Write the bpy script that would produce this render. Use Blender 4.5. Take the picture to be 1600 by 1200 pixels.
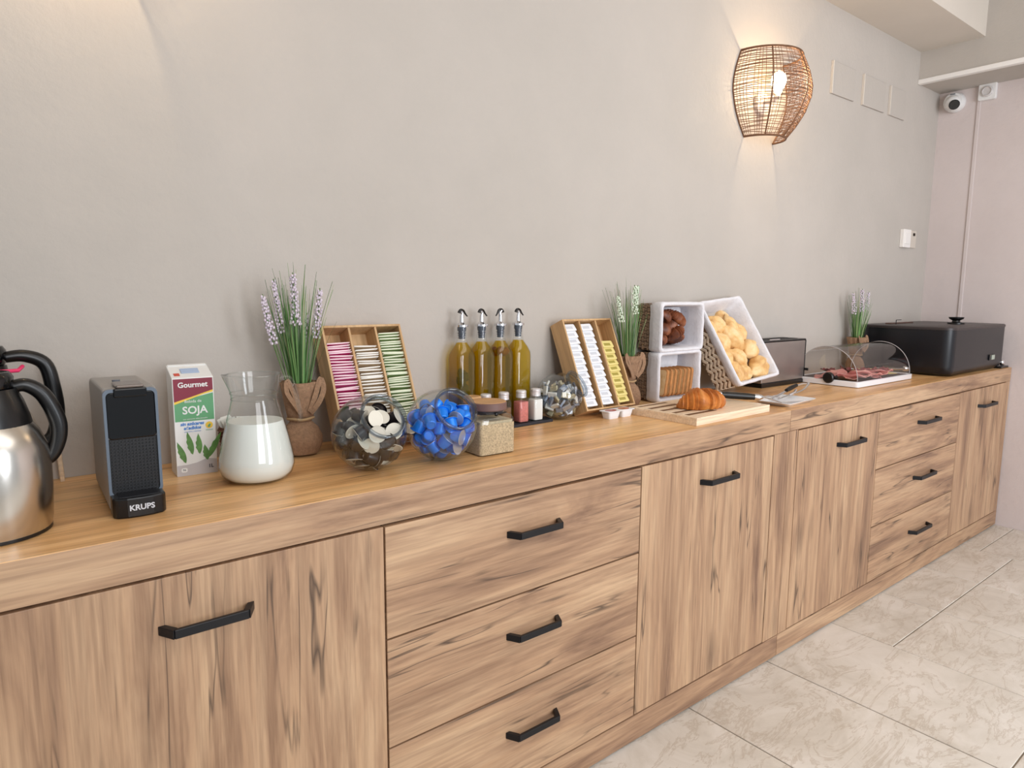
import bpy, bmesh, math, random
from mathutils import Vector, Matrix, Euler, noise
random.seed(7)
PI = math.pi
sc = bpy.context.scene
for _o in list(bpy.data.objects): bpy.data.objects.remove(_o)
C = sc.collection

# ---------------------------------------------------------------- camera
CAM = Vector((0, -1.6799, 1.2939))
yaw, pit, rol = math.radians(38.7414), math.radians(7.6787), math.radians(0.3803)
fw = Vector((math.sin(yaw)*math.cos(pit), math.cos(yaw)*math.cos(pit), -math.sin(pit)))
rt = Vector((math.cos(yaw), -math.sin(yaw), 0)); up = rt.cross(fw)
rt2 = rt*math.cos(rol)+up*math.sin(rol); up2 = -rt*math.sin(rol)+up*math.cos(rol)
cd = bpy.data.cameras.new('camera'); cam = bpy.data.objects.new('camera', cd); C.objects.link(cam)
m = Matrix((rt2, up2, -fw)).transposed().to_4x4(); m.translation = CAM; cam.matrix_world = m
cd.sensor_width = 36; cd.lens = 1067.2/1600*36; cd.clip_start = .05
sc.camera = cam
# ---------------------------------------------------------------- world and light
w = bpy.data.worlds.new('world'); sc.world = w; w.use_nodes = True
w.node_tree.nodes['Background'].inputs[0].default_value = (.90, .95, 1.0, 1)
w.node_tree.nodes['Background'].inputs[1].default_value = .50
def area(name, loc, target, sx, sy, e, col):
    l = bpy.data.lights.new(name, 'AREA'); l.shape = 'RECTANGLE'; l.size = sx; l.size_y = sy; l.energy = e; l.color = col
    o = bpy.data.objects.new(name, l); C.objects.link(o); o.location = loc
    o.rotation_euler = (Vector(target)-Vector(loc)).to_track_quat('-Z', 'Y').to_euler(); return o
area('window_daylight', (.3, -4.2, 2.0), (1.2, 0, 1.0), 1.5, 1.9, 52, (.97, .98, 1.0))
area('window_daylight', (2.2, -4.0, 1.6), (4.5, -.6, .8), 1.4, 1.9, 84, (.88, .93, 1.0))
area('ceiling_daylight', (1.6, -2.2, 2.85), (1.6, -1.6, 0), 2.6, 1.2, 20, (1, .98, .96))  # unseen area light below the closed ceiling, brightens from above
sc.view_settings.view_transform = 'Standard'; sc.view_settings.look = 'None'
sc.view_settings.exposure = 0.0; sc.view_settings.gamma = 1; sc.view_settings.use_curve_mapping = False

# ---------------------------------------------------------------- materials
def lin(c):
    return tuple((x/12.92 if x <= .04045 else ((x+.055)/1.055)**2.4) for x in [v/255 for v in c])+(1,)
MATS = {}
class NT:
    def __init__(s, name):
        s.m = bpy.data.materials.new(name); s.m.use_nodes = True; s.t = s.m.node_tree
        s.b = s.t.nodes['Principled BSDF']; s.out = s.t.nodes['Material Output']
    def n(s, typ, **k):
        x = s.t.nodes.new(typ)
        for a, b in k.items(): setattr(x, a, b)
        return x
    def l(s, a, b): s.t.links.new(a, b)
    def coords(s, scale=(1, 1, 1), rnd=True):
        tc = s.n('ShaderNodeTexCoord'); mp = s.n('ShaderNodeMapping'); mp.inputs['Scale'].default_value = scale
        if rnd:
            oi = s.n('ShaderNodeObjectInfo'); mm = s.n('ShaderNodeVectorMath', operation='SCALE'); cx = s.n('ShaderNodeCombineXYZ')
            for i in range(3): s.l(oi.outputs['Random'], cx.inputs[i])
            s.l(cx.outputs[0], mm.inputs[0]); mm.inputs['Scale'].default_value = 37
            ad = s.n('ShaderNodeVectorMath', operation='ADD'); s.l(tc.outputs['Object'], ad.inputs[0]); s.l(mm.outputs[0], ad.inputs[1])
            s.l(ad.outputs[0], mp.inputs['Vector'])
        else: s.l(tc.outputs['Object'], mp.inputs['Vector'])
        return mp.outputs[0]
    def noise(s, vec, scale, detail=4, rough=.55, dist=0):
        x = s.n('ShaderNodeTexNoise'); x.inputs['Scale'].default_value = scale; x.inputs['Detail'].default_value = detail
        x.inputs['Roughness'].default_value = rough; x.inputs['Distortion'].default_value = dist; s.l(vec, x.inputs['Vector']); return x.outputs['Fac']
    def ramp(s, fac, stops):
        r = s.n('ShaderNodeValToRGB'); e = r.color_ramp.elements
        while len(e) < len(stops): e.new(.5)
        for i, (p, c) in enumerate(stops): e[i].position = p; e[i].color = c
        s.l(fac, r.inputs[0]); return r.outputs[0]
    def mix(s, fac, a, b, mode='MIX'):
        x = s.n('ShaderNodeMix', data_type='RGBA', blend_type=mode)
        if isinstance(fac, (int, float)): x.inputs[0].default_value = fac
        else: s.l(fac, x.inputs[0])
        for v, i in ((a, 6), (b, 7)):
            if isinstance(v, tuple): x.inputs[i].default_value = v
            else: s.l(v, x.inputs[i])
        return x.outputs[2]
    def bump(s, h, strength=.3, dist=.002):
        x = s.n('ShaderNodeBump'); x.inputs['Strength'].default_value = strength; x.inputs['Distance'].default_value = dist
        s.l(h, x.inputs['Height']); s.l(x.outputs[0], s.b.inputs['Normal'])
def mat(name, col, rough=.5, metal=0, var=0, vscale=20, bump=0, bscale=60, trans=0, emit=None, estr=0, spec=None, coat=0, sss=0):
    if name in MATS: return MATS[name]
    t = NT(name); b = t.b; c = lin(col)
    b.inputs['Base Color'].default_value = c; b.inputs['Roughness'].default_value = rough; b.inputs['Metallic'].default_value = metal
    if spec is not None: b.inputs['Specular IOR Level'].default_value = spec
    if coat: b.inputs['Coat Weight'].default_value = coat; b.inputs['Coat Roughness'].default_value = .08
    if trans: b.inputs['Transmission Weight'].default_value = trans
    if emit: b.inputs['Emission Color'].default_value = lin(emit); b.inputs['Emission Strength'].default_value = estr
    if var or bump: v = t.coords()
    if var:
        f = t.noise(v, vscale)
        d = tuple(x*(1-var) for x in c[:3])+(1,); u = tuple(min(1, x*(1+var)) for x in c[:3])+(1,)
        t.l(t.ramp(f, [(.3, d), (.7, u)]), b.inputs['Base Color'])
    if bump: t.bump(t.noise(v, bscale, 3), bump)
    MATS[name] = t.m; return t.m
def wood(name, axis, light, mid, dark, rough=.5, crack=1.0, coat=0):
    t = NT(name); a = {'X': 0, 'Y': 1, 'Z': 2}[axis]
    def sc3(al, ac): v = [ac]*3; v[a] = al; return tuple(v)
    v1 = t.coords(sc3(.9, 7)); v2 = t.coords(sc3(4, 110)); v3 = t.coords(sc3(.55, 8.5)); v4 = t.coords(sc3(2.4, 6))
    n1 = t.noise(v1, 1.3, 5, .6, .9); n2 = t.noise(v2, 1.5, 3, .6, .3)
    col = t.ramp(n1, [(.28, lin(dark)), (.46, lin(mid)), (.66, lin(light))])
    n5 = t.noise(t.coords(sc3(1.3, 26)), 1.4, 4, .65, .6)
    col = t.mix(.8*crack, col, t.ramp(n5, [(.33, (.66, .62, .61, 1)), (.52, (1, 1, 1, 1)), (.7, (1.06, 1.05, 1.02, 1))]), 'MULTIPLY')
    fine = t.ramp(n2, [(.36, (.66, .63, .62, 1)), (.6, (1, 1, 1, 1))])
    col = t.mix(.55, col, fine, 'MULTIPLY')
    # long thin dark cracks that follow the grain
    n3 = t.noise(v3, 1.6, 3, .55, .35)
    sub = t.n('ShaderNodeMath', operation='SUBTRACT'); t.l(n3, sub.inputs[0]); sub.inputs[1].default_value = .5
    ab = t.n('ShaderNodeMath', operation='ABSOLUTE'); t.l(sub.outputs[0], ab.inputs[0])
    line = t.ramp(ab.outputs[0], [(.0, (1, 1, 1, 1)), (.016, (0, 0, 0, 1))])
    msk = t.ramp(t.noise(v4, 1.5, 2), [(.47, (0, 0, 0, 1)), (.6, (1, 1, 1, 1))])
    cm = t.mix(1.0, line, msk, 'MULTIPLY'); cmv = t.n('ShaderNodeMath', operation='MULTIPLY'); t.l(cm, cmv.inputs[0]); cmv.inputs[1].default_value = .85*crack
    col = t.mix(cmv.outputs[0], col, lin([x*.5 for x in dark]))
    # knots
    vk = t.n('ShaderNodeTexVoronoi'); vk.inputs['Scale'].default_value = 1.0; t.l(t.coords(sc3(1.9, 5.5)), vk.inputs['Vector'])
    kn = t.ramp(vk.outputs['Distance'], [(.0, (1, 1, 1, 1)), (.2, (0, 0, 0, 1))])
    kv = t.n('ShaderNodeMath', operation='MULTIPLY'); t.l(kn, kv.inputs[0]); kv.inputs[1].default_value = .6*crack
    col = t.mix(kv.outputs[0], col, lin([x*.62 for x in dark]))
    t.l(col, t.b.inputs['Base Color']); t.b.inputs['Roughness'].default_value = rough
    if coat: t.b.inputs['Coat Weight'].default_value = coat; t.b.inputs['Coat Roughness'].default_value = .25
    t.bump(n2, .12, .001); return t.m
def thin_glass(name, tint=(.97, .98, .98), edge=(.55, .6, .6), gl=.9):
    # thin-walled glass: clear seen straight on, tinted and mirror-like at grazing angles
    t = NT(name); t.t.nodes.remove(t.b)
    lw = t.n('ShaderNodeLayerWeight'); lw.inputs['Blend'].default_value = .32
    tr = t.n('ShaderNodeBsdfTransparent'); c = t.ramp(lw.outputs['Facing'], [(.45, tint+(1,)), (.98, edge+(1,))]); t.l(c, tr.inputs[0])
    g = t.n('ShaderNodeBsdfGlossy'); g.inputs['Roughness'].default_value = .03; g.inputs[0].default_value = (1, 1, 1, 1)
    l2 = t.n('ShaderNodeLayerWeight'); l2.inputs['Blend'].default_value = .5
    p5 = t.n('ShaderNodeMath', operation='POWER'); t.l(l2.outputs['Facing'], p5.inputs[0]); p5.inputs[1].default_value = 4.5
    k = t.n('ShaderNodeMath', operation='MULTIPLY_ADD'); t.l(p5.outputs[0], k.inputs[0]); k.inputs[1].default_value = .75*gl; k.inputs[2].default_value = .05
    mx = t.n('ShaderNodeMixShader'); t.l(k.outputs[0], mx.inputs[0]); t.l(tr.outputs[0], mx.inputs[1]); t.l(g.outputs[0], mx.inputs[2])
    t.l(mx.outputs[0], t.out.inputs[0]); return t.m
def liquid(name, tcol, dcol, fac):
    t = NT(name); b = t.b; b.inputs['Base Color'].default_value = lin(dcol); b.inputs['Roughness'].default_value = .12
    tr = t.n('ShaderNodeBsdfTransparent'); tr.inputs[0].default_value = lin(tcol)
    mx = t.n('ShaderNodeMixShader'); mx.inputs[0].default_value = fac
    t.l(tr.outputs[0], mx.inputs[1]); t.l(b.outputs[0], mx.inputs[2]); t.l(mx.outputs[0], t.out.inputs[0]); return t.m

WL, WM, WD = (202, 168, 134), (180, 144, 113), (126, 95, 76)
OAKX = wood('oak_grain_across', 'X', WL, WM, WD); OAKZ = wood('oak_grain_upright', 'Z', WL, WM, WD)
OAKTOP = wood('oak_worktop', 'X', (250, 204, 146), (232, 180, 120), (188, 136, 84), .36, .7, .12)  # oak of the fronts, warm lamp light and window glare put into its tone
BAMBOO = wood('pale_bamboo', 'Y', (214, 178, 132), (200, 160, 112), (176, 136, 92), .5, .15)
BEECH = wood('pale_beech', 'X', (250, 228, 200), (242, 216, 184), (222, 192, 158), .45, .12)
def wall_mat(name='beige_plaster', c1=(180, 173, 165), c2=(192, 184, 176)):
    t = NT(name); v = t.coords(rnd=False); n = t.noise(v, 1.1, 6, .6); n2 = t.noise(v, 45, 4, .6); n4 = t.noise(v, 9, 3, .5)
    col = t.ramp(n, [(.3, lin(c1)), (.7, lin(c2))])
    n3 = t.noise(v, 7, 5, .7); sm = t.ramp(n3, [(.70, (0, 0, 0, 1)), (.80, (1, 1, 1, 1))]); k = t.n('ShaderNodeMath', operation='MULTIPLY')
    t.l(sm, k.inputs[0]); k.inputs[1].default_value = .12
    t.l(t.mix(k.outputs[0], col, lin((165, 152, 140))), t.b.inputs['Base Color']); t.b.inputs['Roughness'].default_value = .75
    a = t.n('ShaderNodeMath', operation='MULTIPLY'); t.l(n4, a.inputs[0]); a.inputs[1].default_value = 2.0
    s_ = t.n('ShaderNodeMath', operation='ADD'); t.l(a.outputs[0], s_.inputs[0]); t.l(n2, s_.inputs[1])
    t.bump(s_.outputs[0], .35, .004); return t.m
WALL = wall_mat(); WALLR = wall_mat('pinkish_plaster', (204, 191, 187), (214, 202, 199))  # right wall plaster carries the pinkish daylight in a lighter, pinker colour
CEIL = mat('white_ceiling_paint', (212, 203, 192), .8, var=.03, vscale=3, bump=.2, bscale=30)
TRIMW = mat('white_gloss_trim', (238, 234, 230), .4)
def tile_mat():
    t = NT('cream_marble'); v = t.coords(); n = t.noise(v, 4, 8, .68, 1.0); v2 = t.coords((1, 3, 1)); n2 = t.noise(v2, 3.0, 6, .7, 1.2)
    col = t.ramp(n, [(.25, lin((192, 183, 170))), (.5, lin((214, 207, 196))), (.75, lin((230, 224, 216)))])
    s = t.n('ShaderNodeMath', operation='SUBTRACT'); t.l(n2, s.inputs[0]); s.inputs[1].default_value = .5
    a = t.n('ShaderNodeMath', operation='ABSOLUTE'); t.l(s.outputs[0], a.inputs[0])
    ve = t.ramp(a.outputs[0], [(0, (1, 1, 1, 1)), (.03, (0, 0, 0, 1))]); k = t.n('ShaderNodeMath', operation='MULTIPLY'); t.l(ve, k.inputs[0]); k.inputs[1].default_value = .4
    t.l(t.mix(k.outputs[0], col, lin((165, 145, 122))), t.b.inputs['Base Color']); t.b.inputs['Roughness'].default_value = .38
    t.bump(n, .05, .001); return t.m
TILE = tile_mat()
GROUT = mat('grey_brown_grout', (150, 136, 120), .9)
BLACK = mat('black_metal', (14, 14, 19), .42, spec=.4)
BLKPL = mat('black_plastic', (10, 10, 12), .3)
BLKGLOSS = mat('gloss_black_plastic', (6, 7, 10), .12)
STEEL = mat('brushed_steel', (205, 200, 192), .24, 1, var=.06, vscale=5)
CHROME = mat('chrome', (225, 225, 228), .12, 1)
DARK = mat('dark_gap', (40, 28, 20), .9)
GLASS = thin_glass('clear_glass', (.95, .965, .965), (.42, .47, .48), 1.0); ACRYL = thin_glass('clear_acrylic', (.93, .92, .91), (.55, .53, .52), .8)

# ---------------------------------------------------------------- mesh helpers
class MB:
    def __init__(s): s.b = bmesh.new(); s.mi = 0
    def face(s, vs, mi=None):
        try:
            f = s.b.faces.new(vs); f.material_index = s.mi if mi is None else mi; return f
        except ValueError: return None
    def box(s, c, d, M=None):
        x, y, z = [k/2 for k in d]; vs = []
        for i in ((-x, -y, -z), (x, -y, -z), (x, y, -z), (-x, y, -z), (-x, -y, z), (x, -y, z), (x, y, z), (-x, y, z)):
            p = Vector(i)
            if M: p = M @ p
            vs.append(s.b.verts.new(p+Vector(c)))
        for f in ((0, 3, 2, 1), (4, 5, 6, 7), (0, 1, 5, 4), (1, 2, 6, 5), (2, 3, 7, 6), (3, 0, 4, 7)): s.face([vs[i] for i in f])
        return s
    def bx(s, x0, x1, y0, y1, z0, z1): return s.box(((x0+x1)/2, (y0+y1)/2, (z0+z1)/2), (abs(x1-x0), abs(y1-y0), abs(z1-z0)))
    def hexa(s, p):
        vs = [s.b.verts.new(q) for q in p]
        for f in ((0, 3, 2, 1), (4, 5, 6, 7), (0, 1, 5, 4), (1, 2, 6, 5), (2, 3, 7, 6), (3, 0, 4, 7)): s.face([vs[i] for i in f])
        return s
    def rings(s, rs, cap0=True, cap1=True, closed=True):
        R = [[s.b.verts.new(p) for p in r] for r in rs]
        n = len(R[0])
        for a, b in zip(R, R[1:]):
            for i in range(n if closed else n-1): s.face((a[i], a[(i+1) % n], b[(i+1) % n], b[i]))
        if cap0: s.face(list(reversed(R[0])))
        if cap1: s.face(R[-1])
        return s
    def lathe(s, prof, seg=32, c=(0, 0, 0), M=None, cap0=True, cap1=True, sq=(1, 1), fn=None):
        rs = []
        for r, z in prof:
            ring = []
            for i in range(seg):
                a = 2*PI*i/seg; rr = max(r, 1e-5)
                if fn: rr = fn(rr, z, a)
                p = Vector((math.cos(a)*rr*sq[0], math.sin(a)*rr*sq[1], z))
                if M: p = M @ p
                ring.append(p+Vector(c))
            rs.append(ring)
        return s.rings(rs, cap0, cap1)
    def tube(s, pts, r, seg=8, closed=False, flat=1.0, caps=True):
        pts = [Vector(p) for p in pts]; n = len(pts); rs = []; prev = None
        for i, p in enumerate(pts):
            if closed: t = pts[(i+1) % n]-pts[i-1]
            else: t = pts[min(i+1, n-1)]-pts[max(i-1, 0)]
            t.normalize()
            if prev is None:
                a = Vector((0, 0, 1)) if abs(t.z) < .9 else Vector((1, 0, 0))
                u = t.cross(a).normalized()
            else: u = (prev-t*prev.dot(t)).normalized()
            prev = u; v = t.cross(u); rr = r[i] if isinstance(r, (list, tuple)) else r
            rs.append([p+(u*math.cos(2*PI*k/seg)+v*math.sin(2*PI*k/seg)*flat)*rr for k in range(seg)])
        if closed:
            R = [[s.b.verts.new(q) for q in ring] for ring in rs]
            for j in range(n):
                a, b = R[j], R[(j+1) % n]
                for k in range(seg): s.face((a[k], a[(k+1) % seg], b[(k+1) % seg], b[k]))
        else: s.rings(rs, caps, caps)
        return s
    def prism(s, poly, z0, z1, M=None, c=(0, 0, 0)):
        f = lambda p, z: (M @ Vector((p[0], p[1], z)) if M else Vector((p[0], p[1], z)))+Vector(c)
        return s.rings([[f(p, z0) for p in poly], [f(p, z1) for p in poly]])
    def blob(s, rad, seg=24, rg=14, c=(0, 0, 0), amp=.05, fr=3, M=None, seed=0, fn=None):
        rs = []
        for j in range(rg+1):
            th = PI*j/rg; ring = []
            for i in range(seg):
                a = 2*PI*i/seg; d = Vector((math.sin(th)*math.cos(a), math.sin(th)*math.sin(a), -math.cos(th)))
                if j in (0, rg): d = Vector((0, 0, -1 if j == 0 else 1))+Vector((math.cos(a), math.sin(a), 0))*1e-4
                k = 1+amp*noise.noise(d*fr+Vector((seed, 0, 0)))
                p = Vector((d.x*rad[0], d.y*rad[1], d.z*rad[2]))*k
                if fn: p = fn(p)
                if M: p = M @ p
                ring.append(p+Vector(c))
            rs.append(ring)
        return s.rings(rs)
    def build(s, name, mats, parent=None, smooth=False, bevel=0, seg=2, angle=40, solid=0):
        bmesh.ops.recalc_face_normals(s.b, faces=s.b.faces)
        me = bpy.data.meshes.new(name); s.b.to_mesh(me); s.b.free()
        for m_ in (mats if isinstance(mats, (list, tuple)) else [mats]): me.materials.append(m_)
        o = bpy.data.objects.new(name, me); C.objects.link(o)
        if parent: o.parent = parent
        if solid:
            md = o.modifiers.new('s', 'SOLIDIFY'); md.thickness = solid; md.offset = 0
        if bevel:
            md = o.modifiers.new('b', 'BEVEL'); md.width = bevel; md.segments = seg; md.limit_method = 'ANGLE'; md.angle_limit = math.radians(35)
        if smooth:
            for p in me.polygons: p.use_smooth = True
            me.set_sharp_from_angle(angle=math.radians(angle))
        return o
def tag(o, label=None, cat=None, group=None, kind=None):
    if label: o['label'] = label
    if cat: o['category'] = cat
    if group: o['group'] = group
    if kind: o['kind'] = kind
    return o
def thing(name, label, cat, loc=(0, 0, 0), rot=(0, 0, 0), group=None):
    o = bpy.data.objects.new(name, None); C.objects.link(o); o.empty_display_size = .02
    o.location = loc; o.rotation_euler = rot; return tag(o, label, cat, group)
def kids(o): return [c for c in bpy.data.objects if c.parent == o]
def copy_tree(o, parent=None):
    c = o.copy(); C.objects.link(c); c.parent = parent
    for ch in o_children.get(o.name, None) or kids(o): copy_tree(ch, c)
    return c
o_children = {}
def rrect(x0, x1, y0, y1, r, n=4):
    p = []
    for cx, cy, a0 in ((x1-r, y1-r, 0), (x0+r, y1-r, 90), (x0+r, y0+r, 180), (x1-r, y0+r, 270)):
        for i in range(n+1):
            a = math.radians(a0+90*i/n); p.append((cx+r*math.cos(a), cy+r*math.sin(a)))
    return p
def text(name, s, size, mat_, parent, loc, rot=(PI/2, 0, 0), depth=.0002, bold=0, xs=1, align='CENTER', shear=0):
    cu = bpy.data.curves.new(name, 'FONT'); cu.body = s; cu.size = size; cu.extrude = depth; cu.offset = bold; cu.align_x = align; cu.align_y = 'CENTER'; cu.shear = shear; cu.resolution_u = 3
    to = bpy.data.objects.new(name+'_tmp', cu); C.objects.link(to); bpy.context.view_layer.update()
    me = bpy.data.meshes.new_from_object(to.evaluated_get(bpy.context.evaluated_depsgraph_get())); bpy.data.objects.remove(to)
    me.materials.clear(); me.materials.append(mat_); me.name = name
    o = bpy.data.objects.new(name, me); C.objects.link(o); o.parent = parent; o.location = loc; o.rotation_euler = rot; o.scale = (xs, 1, 1); return o
def nth(i): return ['topmost', 'second', 'third', 'fourth', 'fifth', 'sixth', 'seventh', 'eighth', 'ninth', 'tenth', 'eleventh', 'twelfth'][i] if i < 12 else '%d%s' % (i+1, {1: 'st', 2: 'nd', 3: 'rd'}.get((i+1) % 10, 'th') if i > 19 else 'th')
def fromtop(i): return 'topmost' if i == 0 else nth(i)+' from the top'
def struct(o): o['kind'] = 'structure'; return o
def arc(cx, cy, r, a0, a1, n): return [(cx+r*math.cos(math.radians(a0+(a1-a0)*i/n)), cy+r*math.sin(math.radians(a0+(a1-a0)*i/n))) for i in range(n+1)]
def smoothpath(P, n=6):
    P = [Vector(p) for p in P]; out = []
    for i in range(len(P)-1):
        p0, p1, p2, p3 = P[max(i-1, 0)], P[i], P[i+1], P[min(i+2, len(P)-1)]
        for k in range(n):
            t = k/n; out.append(.5*((2*p1)+(p2-p0)*t+(2*p0-5*p1+4*p2-p3)*t*t+(3*p1-p0-3*p2+p3)*t**3))
    return out+[P[-1]]

T = .9; D = .4812; XB, XR, ZT, ZC = 4.19, 4.496, 2.434, 2.603
# ---------------------------------------------------------------- setting
struct(MB().bx(-1.6, XR+.1, 0, .1, -.02, 3.0).build('wall_back', WALL))
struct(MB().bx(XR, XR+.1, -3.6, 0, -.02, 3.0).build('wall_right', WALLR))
struct(MB().bx(-1.6, XR+.1, -3.6, .1, 2.95, 3.05).build('ceiling', CEIL))
struct(MB().bx(-1.6, XB, -.303, 0, ZC, 2.95).build('trim_1', CEIL))       # boxed beam along the back wall
struct(MB().bx(XB, XR, -3.6, 0, ZT+.004, 2.95).build('trim_2', WALL))     # boxed beam along the right wall
struct(MB().bx(XB-.01, XB+.025, -3.6, -.0, ZT, ZT+.024).build('trim_3', TRIMW, bevel=.003))
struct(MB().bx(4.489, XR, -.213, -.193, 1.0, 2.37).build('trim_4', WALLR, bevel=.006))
fl = struct(MB().bx(-1.6, XR+.1, -3.6, .1, -.06, -.004).build('floor', GROUT))
tm = {}
xs = [-1.05, -.595, -.14, .315, .77, 1.23, 1.69, 2.135, 2.60, 3.05, 3.50, 3.96, 4.42]
for i, (x0, x1) in enumerate(zip(xs, xs[1:]+[XR])):
    ys = [.0, -.71, -1.61, -2.51, -3.41] if i % 4 in (0, 1) and i > 5 else [.0, -.30, -1.2, -2.1, -3.0]
    if 8 <= i <= 10: ys = [0, -.71, -1.61, -2.51, -3.41]
    if i >= 11: ys = [0, -.57, -1.47, -2.37, -3.27]
    for y1, y0 in zip(ys, ys[1:]):
        key = (round(x1-x0, 4), round(y1-y0, 4))
        if key not in tm:
            tm[key] = MB().bx(-key[0]/2+.002, key[0]/2-.002, -key[1]/2+.002, key[1]/2-.002, -.004, 0).build('floor_tile', TILE, fl, bevel=.0015, seg=1); o = tm[key]
        else: o = tm[key].copy(); C.objects.link(o)
        o.location = ((x0+x1)/2, (y0+y1)/2, random.uniform(-.0006, 0))
# faint square plates under the wall paint
for k, (x0, x1, lab) in enumerate(((3.235, 3.455, 'square wall plate painted over in beige, nearest the glowing wicker lamp'), (3.545, 3.785, 'painted-over wall plate, middle one between wicker lamp and corner'), (3.845, 4.03, 'faint painted wall plate nearest the corner with the camera'))):
    t = thing('wall_plate', lab, 'wall plate', ((x0+x1)/2, 0, 2.22), group='painted plates high on the wall')
    h = (x1-x0)/2
    MB().bx(-h, h, -.009, 0, 0, .145).build('cover', WALL, t, bevel=.002)
    MB().bx(-h-.004, -h+.003, -.012, 0, 0, .145).build('plate_edge', mat('pale_plaster_edge', (212, 203, 192), .7), t, bevel=.001)  # light catching the left edge, put in as a paler strip

# ---------------------------------------------------------------- cabinets
hm = {}
def handle(parent, xc, z, half, name='handle'):
    key = round(half, 3)
    if key not in hm:
        b = MB(); r = .0055; y0, y1 = -.0, -.032
        zh = .008
        for s in (-1, 1):
            b.hexa([(s*half, y0, -zh), (s*(half-.012), y0, -zh), (s*(half-.026), y1+.009, -zh), (s*(half-.017), y1, -zh),
                    (s*half, y0, zh), (s*(half-.012), y0, zh), (s*(half-.026), y1+.009, zh), (s*(half-.017), y1, zh)])
        b.bx(-half+.019, half-.019, y1, y1+.008, -zh, zh)
        hm[key] = b.build(name, BLACK, parent, bevel=.0012); o = hm[key]
    else: o = hm[key].copy(); C.objects.link(o); o.parent = parent
    o.location = (xc, -D, z); return o
Z1, S1, S2, Z2 = .825, .5762, .3304, .0861
def cabinet(x0, x1, lst, da, db, rst, lab, hs):
    t = thing('sideboard', lab, 'sideboard', (0, 0, 0), group='oak sideboards')
    g = .0021; th = .018
    MB().bx(x0+.0008, x1-.0008, -D, -.001, Z1+.002, T).build('top_panel', OAKTOP, t, bevel=.0015)
    MB().bx(x0+.0008, x1-.0008, -D-.0012, -D-.0002, Z1+.002, T-.0012).build('top_edge', OAKX, t)
    MB().bx(x0+.001, x1-.001, -D, -D+.02, .006, Z2-g).build('plinth', OAKX, t, bevel=.001)
    MB().bx(x0+.001, lst-g, -D, -.02, Z2, Z1).build('side_panel', OAKZ, t, bevel=.001)
    MB().bx(rst+g, x1-.001, -D, -.02, Z2, Z1).build('side_panel', OAKZ, t, bevel=.001)
    MB().bx(lst, rst, -D+.0205, -.01, .01, Z1).build('carcass', DARK, t)
    for a, b, hc, hh in ((lst, da, hs[0][0], hs[0][1]), (db, rst, hs[2][0], hs[2][1])):
        d = MB().bx(a+g, b-g, -D, -D+th, Z2+g, Z1-.004).build('door', OAKZ, t, bevel=.0012); handle(d, hc, .732, hh)
    for za, zb, hz in ((S1, Z1-.004, .733), (S2, S1, .480), (Z2, S2, .226)):
        d = MB().bx(da+g, db-g, -D, -D+th, za+g, zb-g).build('drawer', OAKX, t, bevel=.0012); handle(d, hs[1][0], hz, hs[1][1])
    return t
cabinet(-.124, 2.1858, -.07, .6328, 1.4202, 2.0885, 'oak sideboard nearer the viewer, carrying the coffee machine, jars and breads', ((.291, .079), (1.033, .084), (1.776, .09)))
cabinet(2.1858, 4.490, 2.245, 2.8818, 3.7633, 4.4300, 'oak sideboard farther away, against the right wall under the black warmer box', ((2.63, .1), (3.372, .105), (4.123, .11)))

# ---------------------------------------------------------------- wall lamps
RAT = mat('rattan', (112, 78, 54), .7, var=.2, vscale=80)
BULB = mat('glowing_bulb', (255, 220, 170), .4, emit=(255, 214, 160), estr=38)
def sconce(x, label):
    t = thing('wall_lamp', label, 'lamp', (x, 0, 1.93), group='wicker wall lamps')
    prof = [(0, .108), (.05, .148), (.10, .178), (.16, .198), (.20, .20), (.25, .188), (.29, .172), (.325, .156)]
    def R(z):
        for (a, ra), (b, rb) in zip(prof, prof[1:]):
            if z <= b: return ra+(rb-ra)*(z-a)/(b-a)
        return prof[-1][1]
    def P(z, a): r = R(z); return (-math.cos(a)*r, -math.sin(a)*r*.98-.003, z)
    b = MB(); N = 40
    for i in range(N+1):
        z = .003+.319*i/N; dz = .004*math.sin(i*1.7)
        b.tube([P(min(max(z+dz*math.sin(4*PI*k/24+i), 0), .325), PI*k/24) for k in range(25)], .0015, 4)
    for k in range(1, 44):
        if (k*7) % 5 == 0: continue
        a = PI*k/44+.01*math.sin(k*3.1)
        b.tube([P(.325*j/12, a) for j in range(13)], .0010, 4)
    tag(b.build('rattan_weave', RAT, t), kind='stuff')
    for a in (0, PI*.25, PI*.52, PI*.77, PI):
        MB().tube([P(.325*j/14, a) for j in range(15)], .0032, 6).build('rib', RAT, t, smooth=True)
    for z in (0.0, .325): MB().tube([P(z, PI*k/24) for k in range(25)], .0042, 6).build('rim', RAT, t, smooth=True)
    MB().lathe([(.045, 0), (.045, .012), (.02, .02)], 24, c=(0, 0, .15), M=Matrix.Rotation(PI/2, 3, 'X')).build('wall_mount', TRIMW, t, smooth=True)
    MB().tube([(0, -.02, .15), (0, -.07, .15), (0, -.08, .165)], .009, 10).build('lamp_holder', TRIMW, t, smooth=True)
    MB().lathe([(.008, 0), (.014, .012), (.026, .04), (.03, .06), (.024, .08), (.008, .092), (0, .094)], 20, c=(0, -.08, .165)).build('bulb', BULB, t, smooth=True)
    l = bpy.data.lights.new('bulb_light', 'POINT'); l.energy = 7; l.color = (1, .80, .54); l.shadow_soft_size = .022
    o = bpy.data.objects.new('bulb_light', l); C.objects.link(o); o.parent = t; o.location = (0, -.112, .215)
    return t
sconce(2.662, 'glowing woven rattan wall lamp high on the beige wall')
sconce(.22, 'second rattan wall lamp above the thermos jugs, its glow at the top left')

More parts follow.
